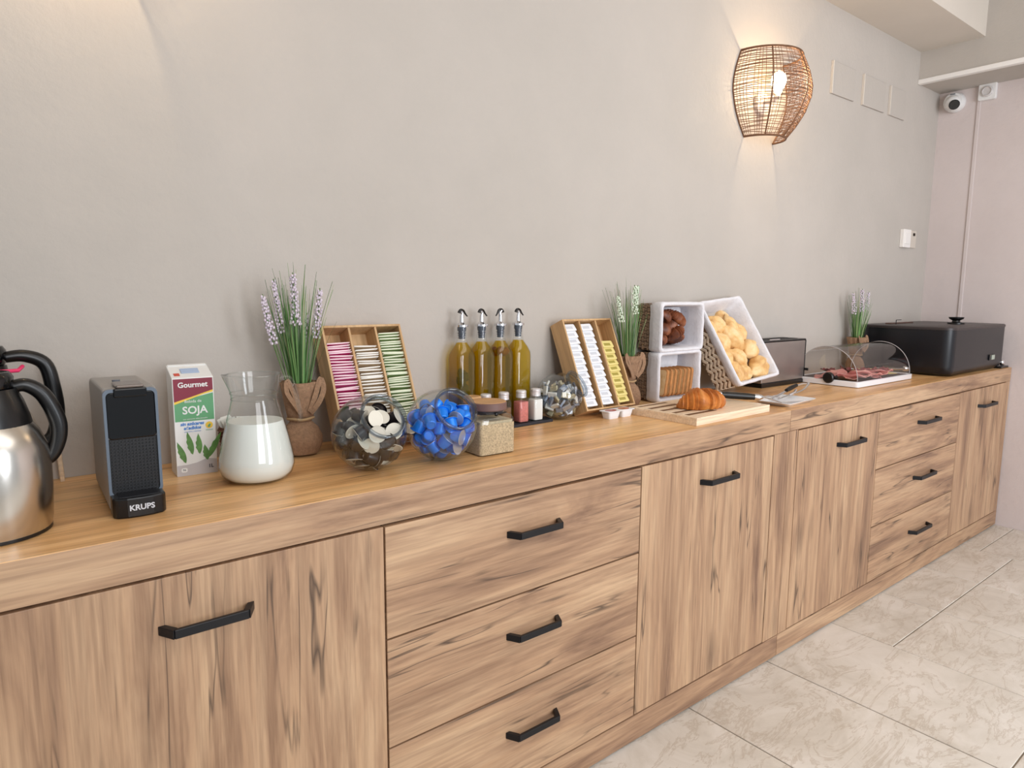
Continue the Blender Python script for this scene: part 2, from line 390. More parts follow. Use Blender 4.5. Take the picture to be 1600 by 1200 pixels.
# ---------------------------------------------------------------- camera, detector, socket
WHT = mat('white_plastic', (232, 230, 228), .35)
t = thing('security_camera', 'white dome security camera with black lens high in the corner', 'camera', (XR, -.085, 2.372))
MX = Matrix.Rotation(-PI/2, 3, 'Y')
MB().lathe([(.052, 0), (.054, .008), (.052, .03), (.046, .05)], 32, M=MX).build('housing', WHT, t, smooth=True)
MB().blob((.04, .04, .04), c=(-.052, -.004, -.008), amp=0).build('turret', WHT, t, smooth=True)
dr = Vector((-.75, -.45, -.45)).normalized(); Q = Vector((0, 0, 1)).rotation_difference(dr).to_matrix()
MB().lathe([(.026, .030), (.027, .041), (.024, .044), (0, .044)], 24, c=(-.052, -.004, -.008), M=Q).build('lens', BLKGLOSS, t, smooth=True)
MB().bx(-.06, -.05, -.012, .012, .037, .041).build('lettering', mat('grey_print', (120, 120, 125), .6), t)
t = thing('smoke_detector', 'white square alarm detector with a round eye beside the dome camera', 'detector', (XR, -.245, 2.40))
MB().prism(rrect(-.045, .045, -.04, .045, .01), 0, .024, M=Matrix.Rotation(-PI/2, 3, 'Y')).build('body', WHT, t, bevel=.003)
MB().lathe([(.028, 0), (.028, .01), (.022, .014), (.020, .009), (0, .008)], 28, c=(-.024, 0, -.002), M=MX).build('sensor_ring', mat('pale_grey_plastic', (205, 200, 198), .4), t, smooth=True)
t = thing('wall_socket', 'white double switch plate on the wall near the corner above the black warmer', 'socket', (4.205, 0, 1.555))
MB().bx(-.095, .0, -.022, 0, 0, .10).build('switch_body', TRIMW, t, bevel=.003)
MB().bx(.002, .10, -.010, 0, .002, .098).build('back_plate', mat('beige_plastic', (206, 196, 184), .5), t, bevel=.002)
MB().bx(-.08, -.02, -.026, -.02, .02, .08).build('rocker', TRIMW, t, bevel=.002)
MB().bx(.055, .075, -.014, -.009, .07, .085).build('screw_cover', DARK, t)

# ---------------------------------------------------------------- thermos jugs
def arcpts(P, y): return [(p[0], y, p[1]) for p in P]
def thermos(loc, label, hp, rs, lidz, lever=False, s=1):
    t = thing('thermos_jug', label, 'thermos jug', loc, group='steel thermos jugs')
    MB().lathe([(.070, 0), (.080, .004), (.083, .02), (.086, .07), (.0865, .11), (.083, .14), (.074, .165), (.062, .183)], 64).build('body', STEEL, t, smooth=True)
    MB().lathe([(.078, -.0), (.081, .001), (.081, .006), (.078, .007)], 48).build('base_ring', BLKPL, t, smooth=True)
    MB().lathe([(.0655, .176), (.063, .19), (.056, .215), (.047, .236), (.044, lidz-.035)], 48).build('collar', BLKPL, t, smooth=True)
    MB().lathe([(.040, lidz-.035), (.044, lidz-.03), (.045, lidz-.008), (.040, lidz), (0, lidz+.002)], 40).build('lid', BLKGLOSS, t, smooth=True)
    pts = smoothpath([(p[0], -.0, p[1]) for p in hp], 6)
    MB().tube(pts, [.0085+.0028*math.sin(PI*i/(len(pts)-1)) for i in range(len(pts))], 12, flat=1.15).build('handle', BLKPL, t, smooth=True)
    MB().hexa([(-.07, -.015, .20), (-.05, -.02, .19), (-.05, .02, .19), (-.07, .015, .20), (-.085, -.01, .225), (-.045, -.02, .228), (-.045, .02, .228), (-.085, .01, .225)]).build('spout', BLKPL, t, bevel=.004)
    return t
t = thermos((.012, -.322, T), 'front steel thermos jug with black collar and looped handle, at left edge', [(.040, .236), (.060, .238), (.082, .220), (.098, .180), (.099, .150), (.090, .122), (.080, .110)], 1, .262)
t = thermos((.012, -.148, T), 'taller thermos jug with big black handle, standing behind the front one', [(.038, .270), (.070, .272), (.100, .256), (.110, .215), (.114, .16), (.104, .12), (.082, .106)], 1, .292)
PINK = mat('pink_plastic', (232, 60, 110), .4)
MB().tube([(-.01, -.05, .246), (.03, -.052, .250), (.058, -.035, .249), (.066, -.012, .254)], .0035, 8).build('pink_tag', PINK, t, smooth=True)
t = thing('wooden_stirrer', 'small wooden stick end poking up behind the thermos handles', 'stirrer', (.135, -.03, T))
MB().tube([(0, 0, 0), (-.006, .004, .15), (-.008, .006, .232)], .0045, 8).build('stick', BEECH, t, smooth=True)
MB().blob((.008, .008, .008), 10, 6, c=(-.008, .006, .236)).build('stick_end', mat('tan_wood', (205, 165, 135), .6), t, smooth=True)

# ---------------------------------------------------------------- coffee machine
t = thing('coffee_machine', 'slim grey and black capsule coffee machine between thermos jugs and soy carton', 'coffee machine', (.219, -.333, T), (0, 0, math.radians(-2.5)))
GREY = mat('slate_grey_plastic', (112, 116, 124), .38); GREYL = mat('light_grey_plastic', (150, 146, 142), .42)
W2 = .0425
def ybox(poly, x0, x1): # poly in (y,z)
    b = MB(); b.rings([[(x0, p[0], p[1]) for p in poly], [(x1, p[0], p[1]) for p in poly]]); return b
side = [(0, .0), (.25, 0), (.27, .02), (.262, .215), (.25, .223), (.02, .226), (.004, .222)]
ybox([(-.0, .006), (.235, .006), (.245, .02), (.24, .21), (.225, .219), (.012, .223), (0, .219)], -W2, W2).build('body', GREYL, t, bevel=.005, seg=3)
fr = MB()
o_, i_ = rrect(-W2, W2, .03, .222, .010, 4), rrect(-W2+.0045, W2-.0045, .034, .2165, .008, 4)
fr.rings([[(p[0], .002, p[1]) for p in o_], [(p[0], -.006, p[1]) for p in o_], [(p[0], -.006, p[1]) for p in i_], [(p[0], .002, p[1]) for p in i_]], False, False)
fr.build('front_frame', mat('blue_grey_plastic', (96, 108, 122), .3), t, smooth=True, angle=30)
MB().prism(rrect(-W2+.0045, W2-.0045, .133, .2165, .007), 0, .006, M=Matrix(((1, 0, 0), (0, 0, -1), (0, 1, 0))), c=(0, .001, 0)).build('glossy_head', BLKGLOSS, t, bevel=.002)
MB().bx(-W2+.004, W2-.004, -.001, .004, .034, .134).build('grille_back', BLKPL, t)
g = MB()
for i in range(13): x = -.033+.0055*i; g.bx(x-.0008, x+.0008, -.0032, -.0008, .036, .133)
for i in range(17): z = .040+.0057*i; g.bx(-.036, .036, -.0032, -.0008, z-.0008, z+.0008)
tag(g.build('grille', mat('grille_black', (24, 25, 30), .45), t), kind='stuff')
MB().bx(-.022, .022, -.01, .055, .2235, .229).build('lever', mat('smoky_metal', (120, 112, 108), .25, .7), t, bevel=.003)
MB().bx(-.026, .026, -.009, .0, .207, .2235).build('lever_grip', BLKGLOSS, t, bevel=.003)
MB().lathe([(.006, 0), (.007, .006), (0, .0065)], 16, c=(-.012, .075, .2235)).build('button', GREY, t, smooth=True)
dt = MB(); pl = [(-W2+.001, 0.0)]+[(-W2+.001, -.030), (-W2+.006, -.038), (-.02, -.0435), (0, -.045), (.02, -.0435), (W2-.006, -.038), (W2-.001, -.030)]+[(W2-.001, 0.0)]
dt.prism(pl, 0, .036).build('drip_tray', BLKPL, t, bevel=.003)
g = MB()
for i in range(9): y = -.036+.0042*i; g.bx(-.031, .031, y-.0008, y+.0008, .036, .0375)
tag(g.build('drip_grid', BLACK, t), kind='stuff')
text('lettering', 'KRUPS', .0135, mat('silver_print', (205, 208, 214), .3), t, (.002, -.0455, .018), (PI/2, 0, 0), bold=.0004)

# ---------------------------------------------------------------- soy carton
CW = mat('white_card', (232, 232, 230), .4); CG = mat('green_print', (96, 160, 112), .4); CM = mat('maroon_print', (130, 22, 50), .4)
CY = mat('yellow_print', (240, 200, 70), .4); CB = mat('blue_print', (70, 130, 205), .4); CGR = mat('grey_print_base', (190, 186, 188), .45)
PEA = mat('soy_pod_green', (92, 140, 70), .45, var=.3, vscale=60); GOLDR = mat('red_orange_print', (205, 80, 60), .5)
t = thing('soy_milk_carton', 'white carton of soy drink with green and maroon label beside the coffee machine', 'carton', (.369, -.1425, T), (0, 0, math.radians(-3)))
cw = .0405; H = .2105
MB().hexa([(-cw, 0, 0), (cw, 0, 0), (cw, .062, 0), (-cw, .062, 0), (-cw, 0, H), (cw, 0, H), (cw, .062, H+.022), (-cw, .062, H+.022)]).build('carton_body', CW, t, bevel=.0012)
def decal(name, poly, m_, yy=-.0004):
    MB().rings([[(p[0], -.0001, p[1]) for p in poly], [(p[0], yy, p[1]) for p in poly]]).build(name, m_, t)
decal('grey_band', [(-cw+.001, .001), (cw-.001, .001), (cw-.001, .03), (.02, .034), (0, .027), (-.02, .024), (-cw+.001, .024)], CGR)
decal('green_panel', [(-cw+.002, .118), (cw-.002, .118), (cw-.002, .176), (-cw+.002, .160)], CG, -.0003)
decal('yellow_stripe', [(-cw+.002, .155), (-cw+.002, .160), (-.01, .170), (.02, .178), (cw-.002, .184), (cw-.002, .178), (.02, .174), (-.01, .164)], CY, -.0005)
decal('maroon_panel', [(-cw+.002, .160), (-.01, .168), (.02, .177), (cw-.002, .1825), (cw-.002, .2085), (-cw+.002, .2085)], CM, -.0006)
decal('yellow_seal', [(.0275+.0075*math.cos(a*PI/8), .106+.0075*math.sin(a*PI/8)) for a in range(16)], CY)
decal('seal_leaf', [(.024, .104), (.028, .109), (.031, .108), (.029, .102), (.026, .101)], CG, -.0006)
decal('recycling_mark', rrect(-.032, -.02, .0085, .018, .003, 2), CW, -.0007)
text('lettering', 'Gourmet', .0155, CW, t, (-.001, -.0008, .195), bold=.0004)
text('lettering', 'Bebida de', .0085, CW, t, (-.002, -.0006, .160))
text('lettering', 'SOJA', .0225, CW, t, (.001, -.0006, .1405), bold=.0005)
text('lettering', 'sin azúcares', .0095, CB, t, (-.006, -.0004, .112), bold=.0004, shear=.2)
text('lettering', 'añadidos', .0095, CB, t, (-.006, -.0004, .103), bold=.0004, shear=.2)
text('lettering', 'con calcio y vitaminas', .0038, CB, t, (-.006, -.0004, .0955), shear=.2)
text('lettering', 'VEGANO', .0036, CG, t, (.0275, -.0004, .0955))
text('lettering', 'con extractos seleccionados', .0042, CW, t, (.001, -.0006, .1225))
text('lettering', '1L', .0105, mat('dark_print', (50, 50, 60), .5), t, (.027, -.0007, .016), bold=.0003)
text('lettering', '96', .0062, mat('dark_print', (50, 50, 60), .5), t, (-.026, -.0009, .0132))
for k, (bx_, bz, a, L) in enumerate(((-.022, .028, 108, .05), (-.008, .045, 100, .052), (.006, .045, 92, .045), (.022, .034, 62, .062), (.021, .03, 98, .035))):
    q = MB(); a = math.radians(a); n = 12
    lf = [(bx_+math.cos(a)*L*i/n-math.sin(a)*.0062*math.sin(PI*(i/n)**.8)*(1+.18*math.sin(i*2.1)), bz+math.sin(a)*L*i/n+math.cos(a)*.0062*math.sin(PI*(i/n)**.8)*(1+.18*math.sin(i*2.1))) for i in range(n+1)]
    rg = [(bx_+math.cos(a)*L*i/n+math.sin(a)*.0062*math.sin(PI*(i/n)**.8), bz+math.sin(a)*L*i/n-math.cos(a)*.0062*math.sin(PI*(i/n)**.8)) for i in range(1, n)]
    decal('printed_pod', lf+rg[::-1], PEA, -.0005-.0001*k)
up_ = math.atan2(.022, .062)
q = thing('x', 'x', 'x'); bpy.data.objects.remove(q)
MB().box((0, .03, H+.0118), (.036, .022, .0012), Matrix.Rotation(up_, 3, 'X')).build('pull_tab', mat('pale_blue_plastic', (170, 190, 220), .4), t, bevel=.001)
MB().box((-.028, .015, H+.006), (.011, .012, .0006), Matrix.Rotation(up_, 3, 'X')).build('printed_mark', GOLDR, t)
MB().box((0, .058, H+.0215), (.076, .006, .002), Matrix.Rotation(up_, 3, 'X')).build('top_seam', CW, t)

# ---------------------------------------------------------------- small basket of sugar sachets behind the jug
WICKD = mat('dark_wicker', (118, 78, 58), .7, var=.25, vscale=90)
t = thing('wicker_pot', 'small dark wicker pot of white sugar sachets behind the milk jug', 'pot', (.468, -.105, T))
MB().lathe([(.028, 0), (.034, .01), (.04, .09), (.038, .09), (.032, .012), (0, .012)], 32).build('pot_wall', WICKD, t, smooth=True)
for z in [.006+.0085*i for i in range(10)]:
    r = .029+.011*z/.09+.0015; MB().tube([(r*math.cos(a*PI/16), r*math.sin(a*PI/16), z+.0015*math.sin(a*4)) for a in range(32)], .0032, 5, closed=True).build('wicker_ring', WICKD, t, smooth=True)
SUG = mat('white_paper', (238, 236, 228), .55)
proto = None
for i in range(9):
    if proto is None:
        proto = MB().hexa([(-.012, -.0018, 0), (.012, -.0018, 0), (.012, .0018, 0), (-.012, .0018, 0), (-.012, -.0006, .055), (.012, -.0006, .055), (.012, .0006, .055), (-.012, .0006, .055)]).build('sugar_sachet', SUG); o = proto
    else: o = proto.copy(); C.objects.link(o)
    tag(o, 'white sugar sachet standing in the small wicker pot behind the jug', 'sachet', 'sugar sachets in the wicker pot')
    o.location = (.468+random.uniform(-.017, .015), -.105+(i-4)*.0052, T+.056); o.rotation_euler = (random.uniform(-.12, .12), random.uniform(-.35, .2), random.uniform(-.3, .3))

# ---------------------------------------------------------------- milk jug
t = thing('milk_jug', 'clear glass pitcher half full of white milk', 'jug', (.459, -.255, T))
def spoutf(r, z, a):
    k = max(0, (z-.185)/.04); d = (a-PI*1.08); d = (d+PI) % (2*PI)-PI
    return r+.016*k*math.exp(-(d/.35)**2)
prof = [(.0, .0), (.045, 0), (.060, .004), (.070, .015), (.0755, .032), (.074, .05), (.066, .09), (.056, .13), (.048, .16), (.0455, .172), (.0475, .185), (.051, .205), (.053, .222)]
MB().lathe(prof, 64, fn=spoutf, cap0=False, cap1=False).build('glass_body', GLASS, t, smooth=True)
MB().tube([(spoutf(.053, .222, a*PI/32)*math.cos(a*PI/32), spoutf(.053, .222, a*PI/32)*math.sin(a*PI/32), .222+.004*math.exp(-(((a*PI/32-PI*1.08))/.4)**2)) for a in range(64)], .0016, 8, closed=True).build('rim', GLASS, t, smooth=True)
for z, r in ((.172, .0462), (.184, .0478)): MB().tube([(r*math.cos(a*PI/24), r*math.sin(a*PI/24), z) for a in range(48)], .0011, 6, closed=True).build('moulded_ring', GLASS, t, smooth=True)
MILK = mat('milk', (228, 230, 224), .25, spec=.5)
MB().lathe([(0, .003), (.044, .003), (.058, .007), (.068, .017), (.0735, .033), (.072, .05), (.064, .09), (.0555, .124), (.0545, .126), (0, .126)], 64).build('milk', MILK, t, smooth=True, angle=50)
MB().tube(smoothpath([(.049, -.012, .212), (.066, -.014, .214), (.078, -.016, .195), (.086, -.017, .155), (.090, -.018, .125), (.084, -.017, .118)], 6), .0068, 12, flat=.65).build('handle', GLASS, t, smooth=True)

# ---------------------------------------------------------------- leaning divided boxes
TH = math.radians(23.5); BROT = (PI/2-TH, 0, 0)
BX_Y = -.128
def B2W(x0, p): # local box point -> world
    return Vector((x0, BX_Y, T+.0005))+Matrix.Rotation(PI/2-TH, 3, 'X') @ Vector(p)
def divbox(x0, wd, label):
    t = thing('divided_box', label, 'box', (x0, BX_Y, T+.0005), BROT, group='leaning wooden boxes')
    L, d, k = .308, .062, .006
    MB().bx(0, k, 0, L, 0, d).build('side_board', BAMBOO, t, bevel=.001); MB().bx(wd-k, wd, 0, L, 0, d).build('side_board', BAMBOO, t, bevel=.001)
    MB().bx(k, wd-k, L-k, L, 0, d).build('end_board', BAMBOO, t, bevel=.001); MB().bx(k, wd-k, 0, k, 0, d).build('end_board', BAMBOO, t, bevel=.001)
    MB().bx(k, wd-k, k, L-k, 0, .005).build('base_board', BAMBOO, t)
    for i in (1, 2):
        x = wd*i/3; MB().bx(x-.003, x+.003, k, L-k, .005, d-.002).build('divider', BAMBOO, t, bevel=.0008)
    return t
X1 = .690; WD1 = .222
divbox(X1, WD1, 'leaning wooden tray box packed with pink, white and green tea sachets')
def sachet_mesh(nm, mf, me_, w_, h_, th_):
    b = MB(); n = 5; gr = [0, .045, .33, .66, .955, 1]
    for side in (-1, 1):
        G = [[b.b.verts.new((w_*(gr[i]-.5), side*(th_/2*math.sin(PI*i/n)**.6*math.sin(PI*j/n)**.6+.0004), h_*gr[j])) for i in range(n+1)] for j in range(n+1)]
        for j in range(n):
            for i in range(n): b.face((G[j][i], G[j][i+1], G[j+1][i+1], G[j+1][i]), 1 if j == n-1 or i in (0, n-1) else 0)
        if side < 0: G0 = G
    for i in range(n): b.face((G0[n][i], G0[n][i+1], G[n][i+1], G[n][i]), 1); b.face((G0[0][i], G0[0][i+1], G[0][i+1], G[0][i]), 1)
    for j in range(n): b.face((G0[j][0], G0[j+1][0], G[j+1][0], G[j][0]), 1); b.face((G0[j][n], G0[j+1][n], G[j+1][n], G[j][n]), 1)
    return b
cols = [('pink tea sachet in the left compartment of the tea box', 'pink tea sachets', (205, 40, 115), (250, 222, 230), 34, .264),
        ('white tea sachet in the middle compartment of the tea box', 'white tea sachets', (198, 172, 138), (250, 248, 242), 30, .250),
        ('green tea sachet in the right compartment of the tea box', 'green tea sachets', (140, 164, 100), (234, 238, 214), 38, .282)]
for ci, (lab, grp, c1, c2, n, top) in enumerate(cols):
    mf = mat(grp.split()[0]+'_sachet_face', c1, .5); me_ = mat(grp.split()[0]+'_sachet_edge', c2, .5)
    mf2 = mat('pale_'+grp.split()[0]+'_sachet_face', [min(255, int(v*.75+58)) for v in c1], .5)
    P1 = sachet_mesh('tea_sachet', mf, me_, .063, .05, .005).build('tea_sachet', [mf, me_], smooth=False)
    P2 = P1.copy(); P2.data = P1.data.copy(); P2.data.materials[0] = mf2; C.objects.link(P2)
    P3 = P1.copy(); P3.data = P1.data.copy(); P3.data.materials[0] = mat('yellow_sachet_face', (205, 185, 70), .5); P3.data.materials[1] = mat('yellow_sachet_edge', (226, 210, 120), .5)
    used = [False, False]
    pitch = (top-.016)/n
    for i in range(n):
        u = top-pitch*i; yel = (ci == 1 and i > n-7)
        srcn = 1 if (ci == 0 and (9 <= i < 17 or i > 28)) else 0
        if yel: o = P3 if not P3.users_collection else P3.copy(); C.objects.link(o) if not o.users_collection else None
        else:
            src = (P1, P2)[srcn]
            if not used[srcn]: o = src; used[srcn] = True
            else: o = src.copy(); C.objects.link(o)
        if yel: tag(o, 'yellow tea sachet, %s in the middle compartment of the tea box' % fromtop(i), 'tea sachet', 'yellow tea sachets')
        else: tag(o, lab.replace(' in the', ', %s in the' % fromtop(i)), 'tea sachet', grp)
        cx = WD1/6*(2*ci+1)+(.0015 if ci == 0 else 0)
        o.location = B2W(X1, (cx+random.uniform(-.0012, .0012), u-.004, .0065+random.uniform(0, .003)))
        o.rotation_euler = Euler((BROT[0]+random.uniform(-.06, .10)+.12, 0, 0)).to_matrix().to_euler()
        o.rotation_euler = (Matrix.Rotation(BROT[0], 3, 'X') @ Matrix.Rotation(-.10+random.uniform(-.04, .06), 3, 'X') @ Matrix.Rotation(random.uniform(-.035, .045), 3, 'Z') @ Matrix.Rotation(random.uniform(-.03, .03), 3, 'Y')).to_euler()
    if not used[1]: bpy.data.objects.remove(P2)

X2 = 1.502; WD2 = .226
divbox(X2, WD2, 'leaning wooden tray box holding white spread portions and yellow butter portions')
TUBW = mat('white_tub_plastic', (236, 238, 242), .35); FOILB = mat('yellow_butter_foil', (236, 220, 145), .35, .1)
def tub(lab, grp, m1, m2, wt, ht):
    t = thing('portion_tub', lab, 'portion tub', group=grp); w_ = wt/2; h_ = ht/2
    MB().hexa([(-w_+.005, -h_+.005, 0), (w_-.005, -h_+.005, 0), (w_-.005, h_-.005, 0), (-w_+.005, h_-.005, 0), (-w_+.002, -h_+.002, .016), (w_-.002, -h_+.002, .016), (w_-.002, h_-.002, .016), (-w_+.002, h_-.002, .016)]).build('cup', m1, t, bevel=.0015)
    MB().prism(rrect(-w_, w_+.003, -h_, h_, .004, 2), .016, .0172).build('lid', m2, t)
    MB().hexa([(-w_*.6, -h_*.45, .0172), (w_*.6, -h_*.45, .0172), (w_*.6, h_*.3, .0172), (-w_*.6, h_*.3, .0172), (-w_*.6, -h_*.45, .0175), (w_*.6, -h_*.45, .0175), (w_*.6, h_*.3, .0175), (-w_*.6, h_*.3, .0175)]).build('lid_print', mat('pale_grey_print', (205, 208, 215), .5) if m2 == TUBW else mat('olive_print', (165, 150, 70), .5), t)
    return t
def stepfill(ci, n, top, lab, grp, m1, m2):
    pr = None; pitch = (top-.024)/(n-1)
    for i in range(n):
        if pr is None: pr = tub(lab, grp, m1, m2, .049, .0265); ks = kids(pr); o = pr
        else:
            o = pr.copy(); C.objects.link(o)
            for k in ks: c = k.copy(); C.objects.link(c); c.parent = o
        o['label'] = lab.replace(' in the', ', %s in the' % fromtop(i), 1)
        o.location = B2W(X2, (WD2/6*(2*ci+1)-.004+random.uniform(-.001, .001), top-pitch*i, .034))
        o.rotation_euler = (Matrix.Rotation(BROT[0]-math.radians(17)+random.uniform(-.05, .05), 3, 'X') @ Matrix.Rotation(random.uniform(-.04, .04), 3, 'Z')).to_euler()
stepfill(0, 12, .278, 'white spread portion in the left column of the leaning box', 'white portions in the left column', TUBW, TUBW)
stepfill(1, 12, .278, 'white spread portion in the middle column of the leaning box', 'white portions in the middle column', TUBW, TUBW)
stepfill(2, 10, .215, 'yellow foil butter portion in the right column of the leaning box', 'yellow butter portions', FOILB, FOILB)

# ---------------------------------------------------------------- globe jars
def globe(loc, r, d, label, mouth=.60, grp='globe candy jars'):
    d = Vector(d).normalized(); Q = Vector((0, 0, 1)).rotation_difference(d).to_matrix().to_4x4()
    t = thing('globe_jar', label, 'jar', loc, Q.to_euler(), group=grp)
    prof = []
    for i in range(19):
        a = PI*i/18*.795; prof.append((r*math.sin(a), -r*math.cos(a)))
    rm, zm = prof[-1]
    prof += [(rm-.003, zm+.008), (rm-.002, zm+.016)]
    MB().lathe(prof, 64, cap0=False, cap1=False).build('glass_globe', GLASS, t, smooth=True, angle=80)
    inner = [(q*.965, z*.965) for q, z in prof[:-2]]
    MB().lathe(inner, 48, cap0=False, cap1=False).build('inner_wall', GLASS, t, smooth=True, angle=80)
    for q, z, k in ((rm-.001, zm+.017, .0042), (rm-.003, zm+.008, .0026)):
        MB().tube([(q*math.cos(a*PI/32), q*math.sin(a*PI/32), z) for a in range(64)], k, 10, closed=True).build('rolled_rim', RIMG, t, smooth=True)
    return t, d
RIMG = thin_glass('thick_rim_glass', (.66, .70, .74), (.16, .19, .22), 1.0)
def pack(n, rb, R, fillz, seed, iters=500):
    rnd = random.Random(seed); P = []
    for i in range(n):
        while True:
            p = Vector((rnd.uniform(-R, R), rnd.uniform(-R, R), rnd.uniform(-R, R*.6)))
            if p.length < R-rb: break
        P.append(p)
    for it in range(iters):
        for p in P: p.z -= .0004*(1-it/iters)
        for i in range(n):
            for j in range(i):
                dd = P[i]-P[j]; l = dd.length
                if l < 2*rb and l > 1e-9:
                    s = dd*((2*rb-l)/l/2); P[i] += s; P[j] -= s
        for p in P:
            if p.length > R-rb: p *= (R-rb)/p.length
    return P
def fill(center, proto, n, rb, R, seed, outfrac=.4, lab=None, cat=None, grp=None, protos=None, up=None):
    rnd = random.Random(seed+5); P = pack(n, rb, R, .3, seed); first = True
    if protos is None: protos = [proto]
    ks = {p.name: kids(p) for p in protos}; used = set()
    for i, p in enumerate(P):
        pr = protos[i % len(protos)]
        if pr.name not in used: o = pr; used.add(pr.name)
        else:
            o = pr.copy(); C.objects.link(o)
            for k in ks[pr.name]: c = k.copy(); C.objects.link(c); c.parent = o
        o.location = Vector(center)+p
        if rnd.random() < outfrac: dv = (p.normalized() if p.length > R*.35 else Vector((0, -.5, .8)))+Vector((rnd.uniform(-.4, .4), rnd.uniform(-.4, .4), rnd.uniform(-.4, .4)))
        else: dv = Vector((rnd.gauss(0, 1), rnd.gauss(0, 1), rnd.gauss(0, 1)))
        o.rotation_euler = (Vector((0, 0, 1)).rotation_difference(dv.normalized()).to_matrix() @ Matrix.Rotation(rnd.uniform(0, 6), 3, 'Z')).to_euler()
def capsule(lab, grp, m1, m2):
    t = thing('coffee_capsule', lab, 'coffee capsule', group=grp)
    MB().lathe([(.0185, .0125), (.0185, .0115), (.0150, .0112), (.0138, -.004), (.0115, -.012), (.0095, -.0135), (.0085, -.0115), (0, -.0115)], 24).build('cup', m1, t, smooth=True, angle=30)
    MB().lathe([(.0184, .0126), (.0182, .0132), (.0155, .0130), (.0150, .0122), (0, .0120)], 24).build('foil_lid', m2, t, smooth=True, angle=30)
    return t
LIDW = mat('cream_foil_lid', (226, 220, 205), .35, .1); LIDS = mat('silver_foil_lid', (205, 205, 208), .3, .75)
g1 = (.683, -.325, .9833); g2 = (.858, -.347, .9838); g3 = (1.434, -.128, .9733)
globe(g1, .0830, (.0, -.88, .60), 'round glass jar full of black coffee capsules')
globe(g2, .0835, (-.06, -.85, .60), 'round glass jar full of blue coffee capsules')
globe(g3, .0728, (.28, -.74, .55), 'round glass jar of silver and white sweetener packets beside the shakers')
cpb = capsule('black coffee capsule with pale lid in the first round glass jar', 'black coffee capsules', mat('black_capsule', (40, 34, 36), .3, .3), LIDW)
fill(g1, cpb, 60, .0158, .0785, 3, .22)
cpl = capsule('blue coffee capsule in the second round glass jar', 'blue coffee capsules', mat('blue_capsule', (20, 128, 238), .28, .2), LIDS)
fill(g2, cpl, 60, .0158, .079, 11, .06)
pk = []
for nm, c_, mt in (('silver', (178, 180, 186), .6), ('white', (232, 230, 226), 0), ('blue_grey', (140, 155, 178), .3), ('tan', (190, 180, 150), .1), ('charcoal', (84, 84, 88), .3)):
    m_ = mat(nm+'_packet', c_, .35, mt)
    o = MB().hexa([(-.0085, -.0145, -.0034), (.0085, -.0145, -.0034), (.0085, .0145, -.0034), (-.0085, .0145, -.0034), (-.0085, -.0145, .0034), (.0085, -.0145, .0034), (.0085, .0145, .0034), (-.0085, .0145, .0034)]).build('sweetener_packet', m_, bevel=.0015)
    pk.append(tag(o, 'small wrapped %s packet in the round glass jar beside the shakers' % nm.replace('_', ' '), 'packet', '%s packets in the round jar' % nm.replace('_', ' ')))
fill(g3, None, 135, .0104, .068, 21, .3, protos=pk)

# ---------------------------------------------------------------- oil bottles
OIL = liquid('olive_oil', (246, 222, 20), (168, 142, 4), .2)
def bottle(x, y_, label, inner=None, side=1):
    y = -.045; t = thing('oil_bottle', label, 'bottle', (x, y, T), group='olive oil bottles')
    pr = [(0, 0), (.030, 0), (.0335, .004), (.034, .02), (.034, .2), (.0325, .213), (.027, .229), (.019, .243), (.0145, .255), (.0135, .27), (.0135, .292)]
    def sqf(r, z, a):
        k = min(1, max(0, (.245-z)/.03)); return r*(1-k+k*.955/(abs(math.cos(a))**5+abs(math.sin(a))**5)**.2)
    MB().lathe(pr, 40, cap0=False, cap1=False, fn=sqf).build('glass', GLASS, t, smooth=True, angle=60)
    MB().lathe([(0, .004), (.0315, .005), (.0325, .02), (.0325, .2), (.031, .212), (.0255, .228), (.0175, .242), (.0150, .247), (0, .247)], 40, fn=sqf).build('oil', OIL, t, smooth=True, angle=60)
    MB().lathe([(.009, .258), (.0105, .262), (.0085, .264), (.0115, .268), (.009, .270), (.0122, .275), (.0095, .277), (.0125, .283), (.0125, .292)], 20).build('rubber_stopper', mat('grey_rubber', (70, 78, 92), .5), t, smooth=True)
    MB().lathe([(.0125, .292), (.0185, .293), (.0185, .299), (.012, .302), (.007, .306), (.0055, .325), (0, .326)], 24).build('pourer', CHROME, t, smooth=True)
    MB().tube([(0, 0, .322), (side*.002, 0, .333), (-side*.004, 0, .338)], .0052, 10).build('spout', CHROME, t, smooth=True)
    MB().tube(smoothpath([(-side*.009, 0, .333), (-side*.004, 0, .341), (side*.005, 0, .340), (side*.012, -.001, .330), (side*.018, -.002, .323)], 4), [.0045+.0018*math.cos(i*.2) for i in range(17)], 8, flat=.7).build('flip_lever', BLKPL, t, smooth=True)
    return t
b1 = bottle(1.124, -.055, 'leftmost olive oil bottle with dark herbs inside')
HERB = mat('dark_herbs', (14, 20, 8), .6)
h = MB()
for i in range(26):
    a = random.uniform(0, 6.28); z = .02+.0056*i; h.blob((.010, .007, .014), 6, 4, c=(.02*math.cos(a)*random.random()*(1-z*2.5), (.018*math.sin(a)-.01)*(1-z*2), z), amp=.2)
tag(h.build('herb_sprig', HERB, b1, smooth=True), kind='stuff')
bottle(1.195, -.055, 'second olive oil bottle from the left, clear oil')
b3 = bottle(1.265, -.055, 'third olive oil bottle with dark red peppers near its neck', side=-1)
CHI = mat('dark_red_pepper', (104, 4, 14), .4)
for k in range(8):
    a = k*.79; MB().blob((.012, .010, .012), 10, 7, c=(.017*math.cos(a), .017*math.sin(a), .213+.004*(k % 2)), amp=.2, seed=k).build('pepper_piece', CHI, b3, smooth=True)
bottle(1.3345, -.055, 'rightmost olive oil bottle, filled highest')

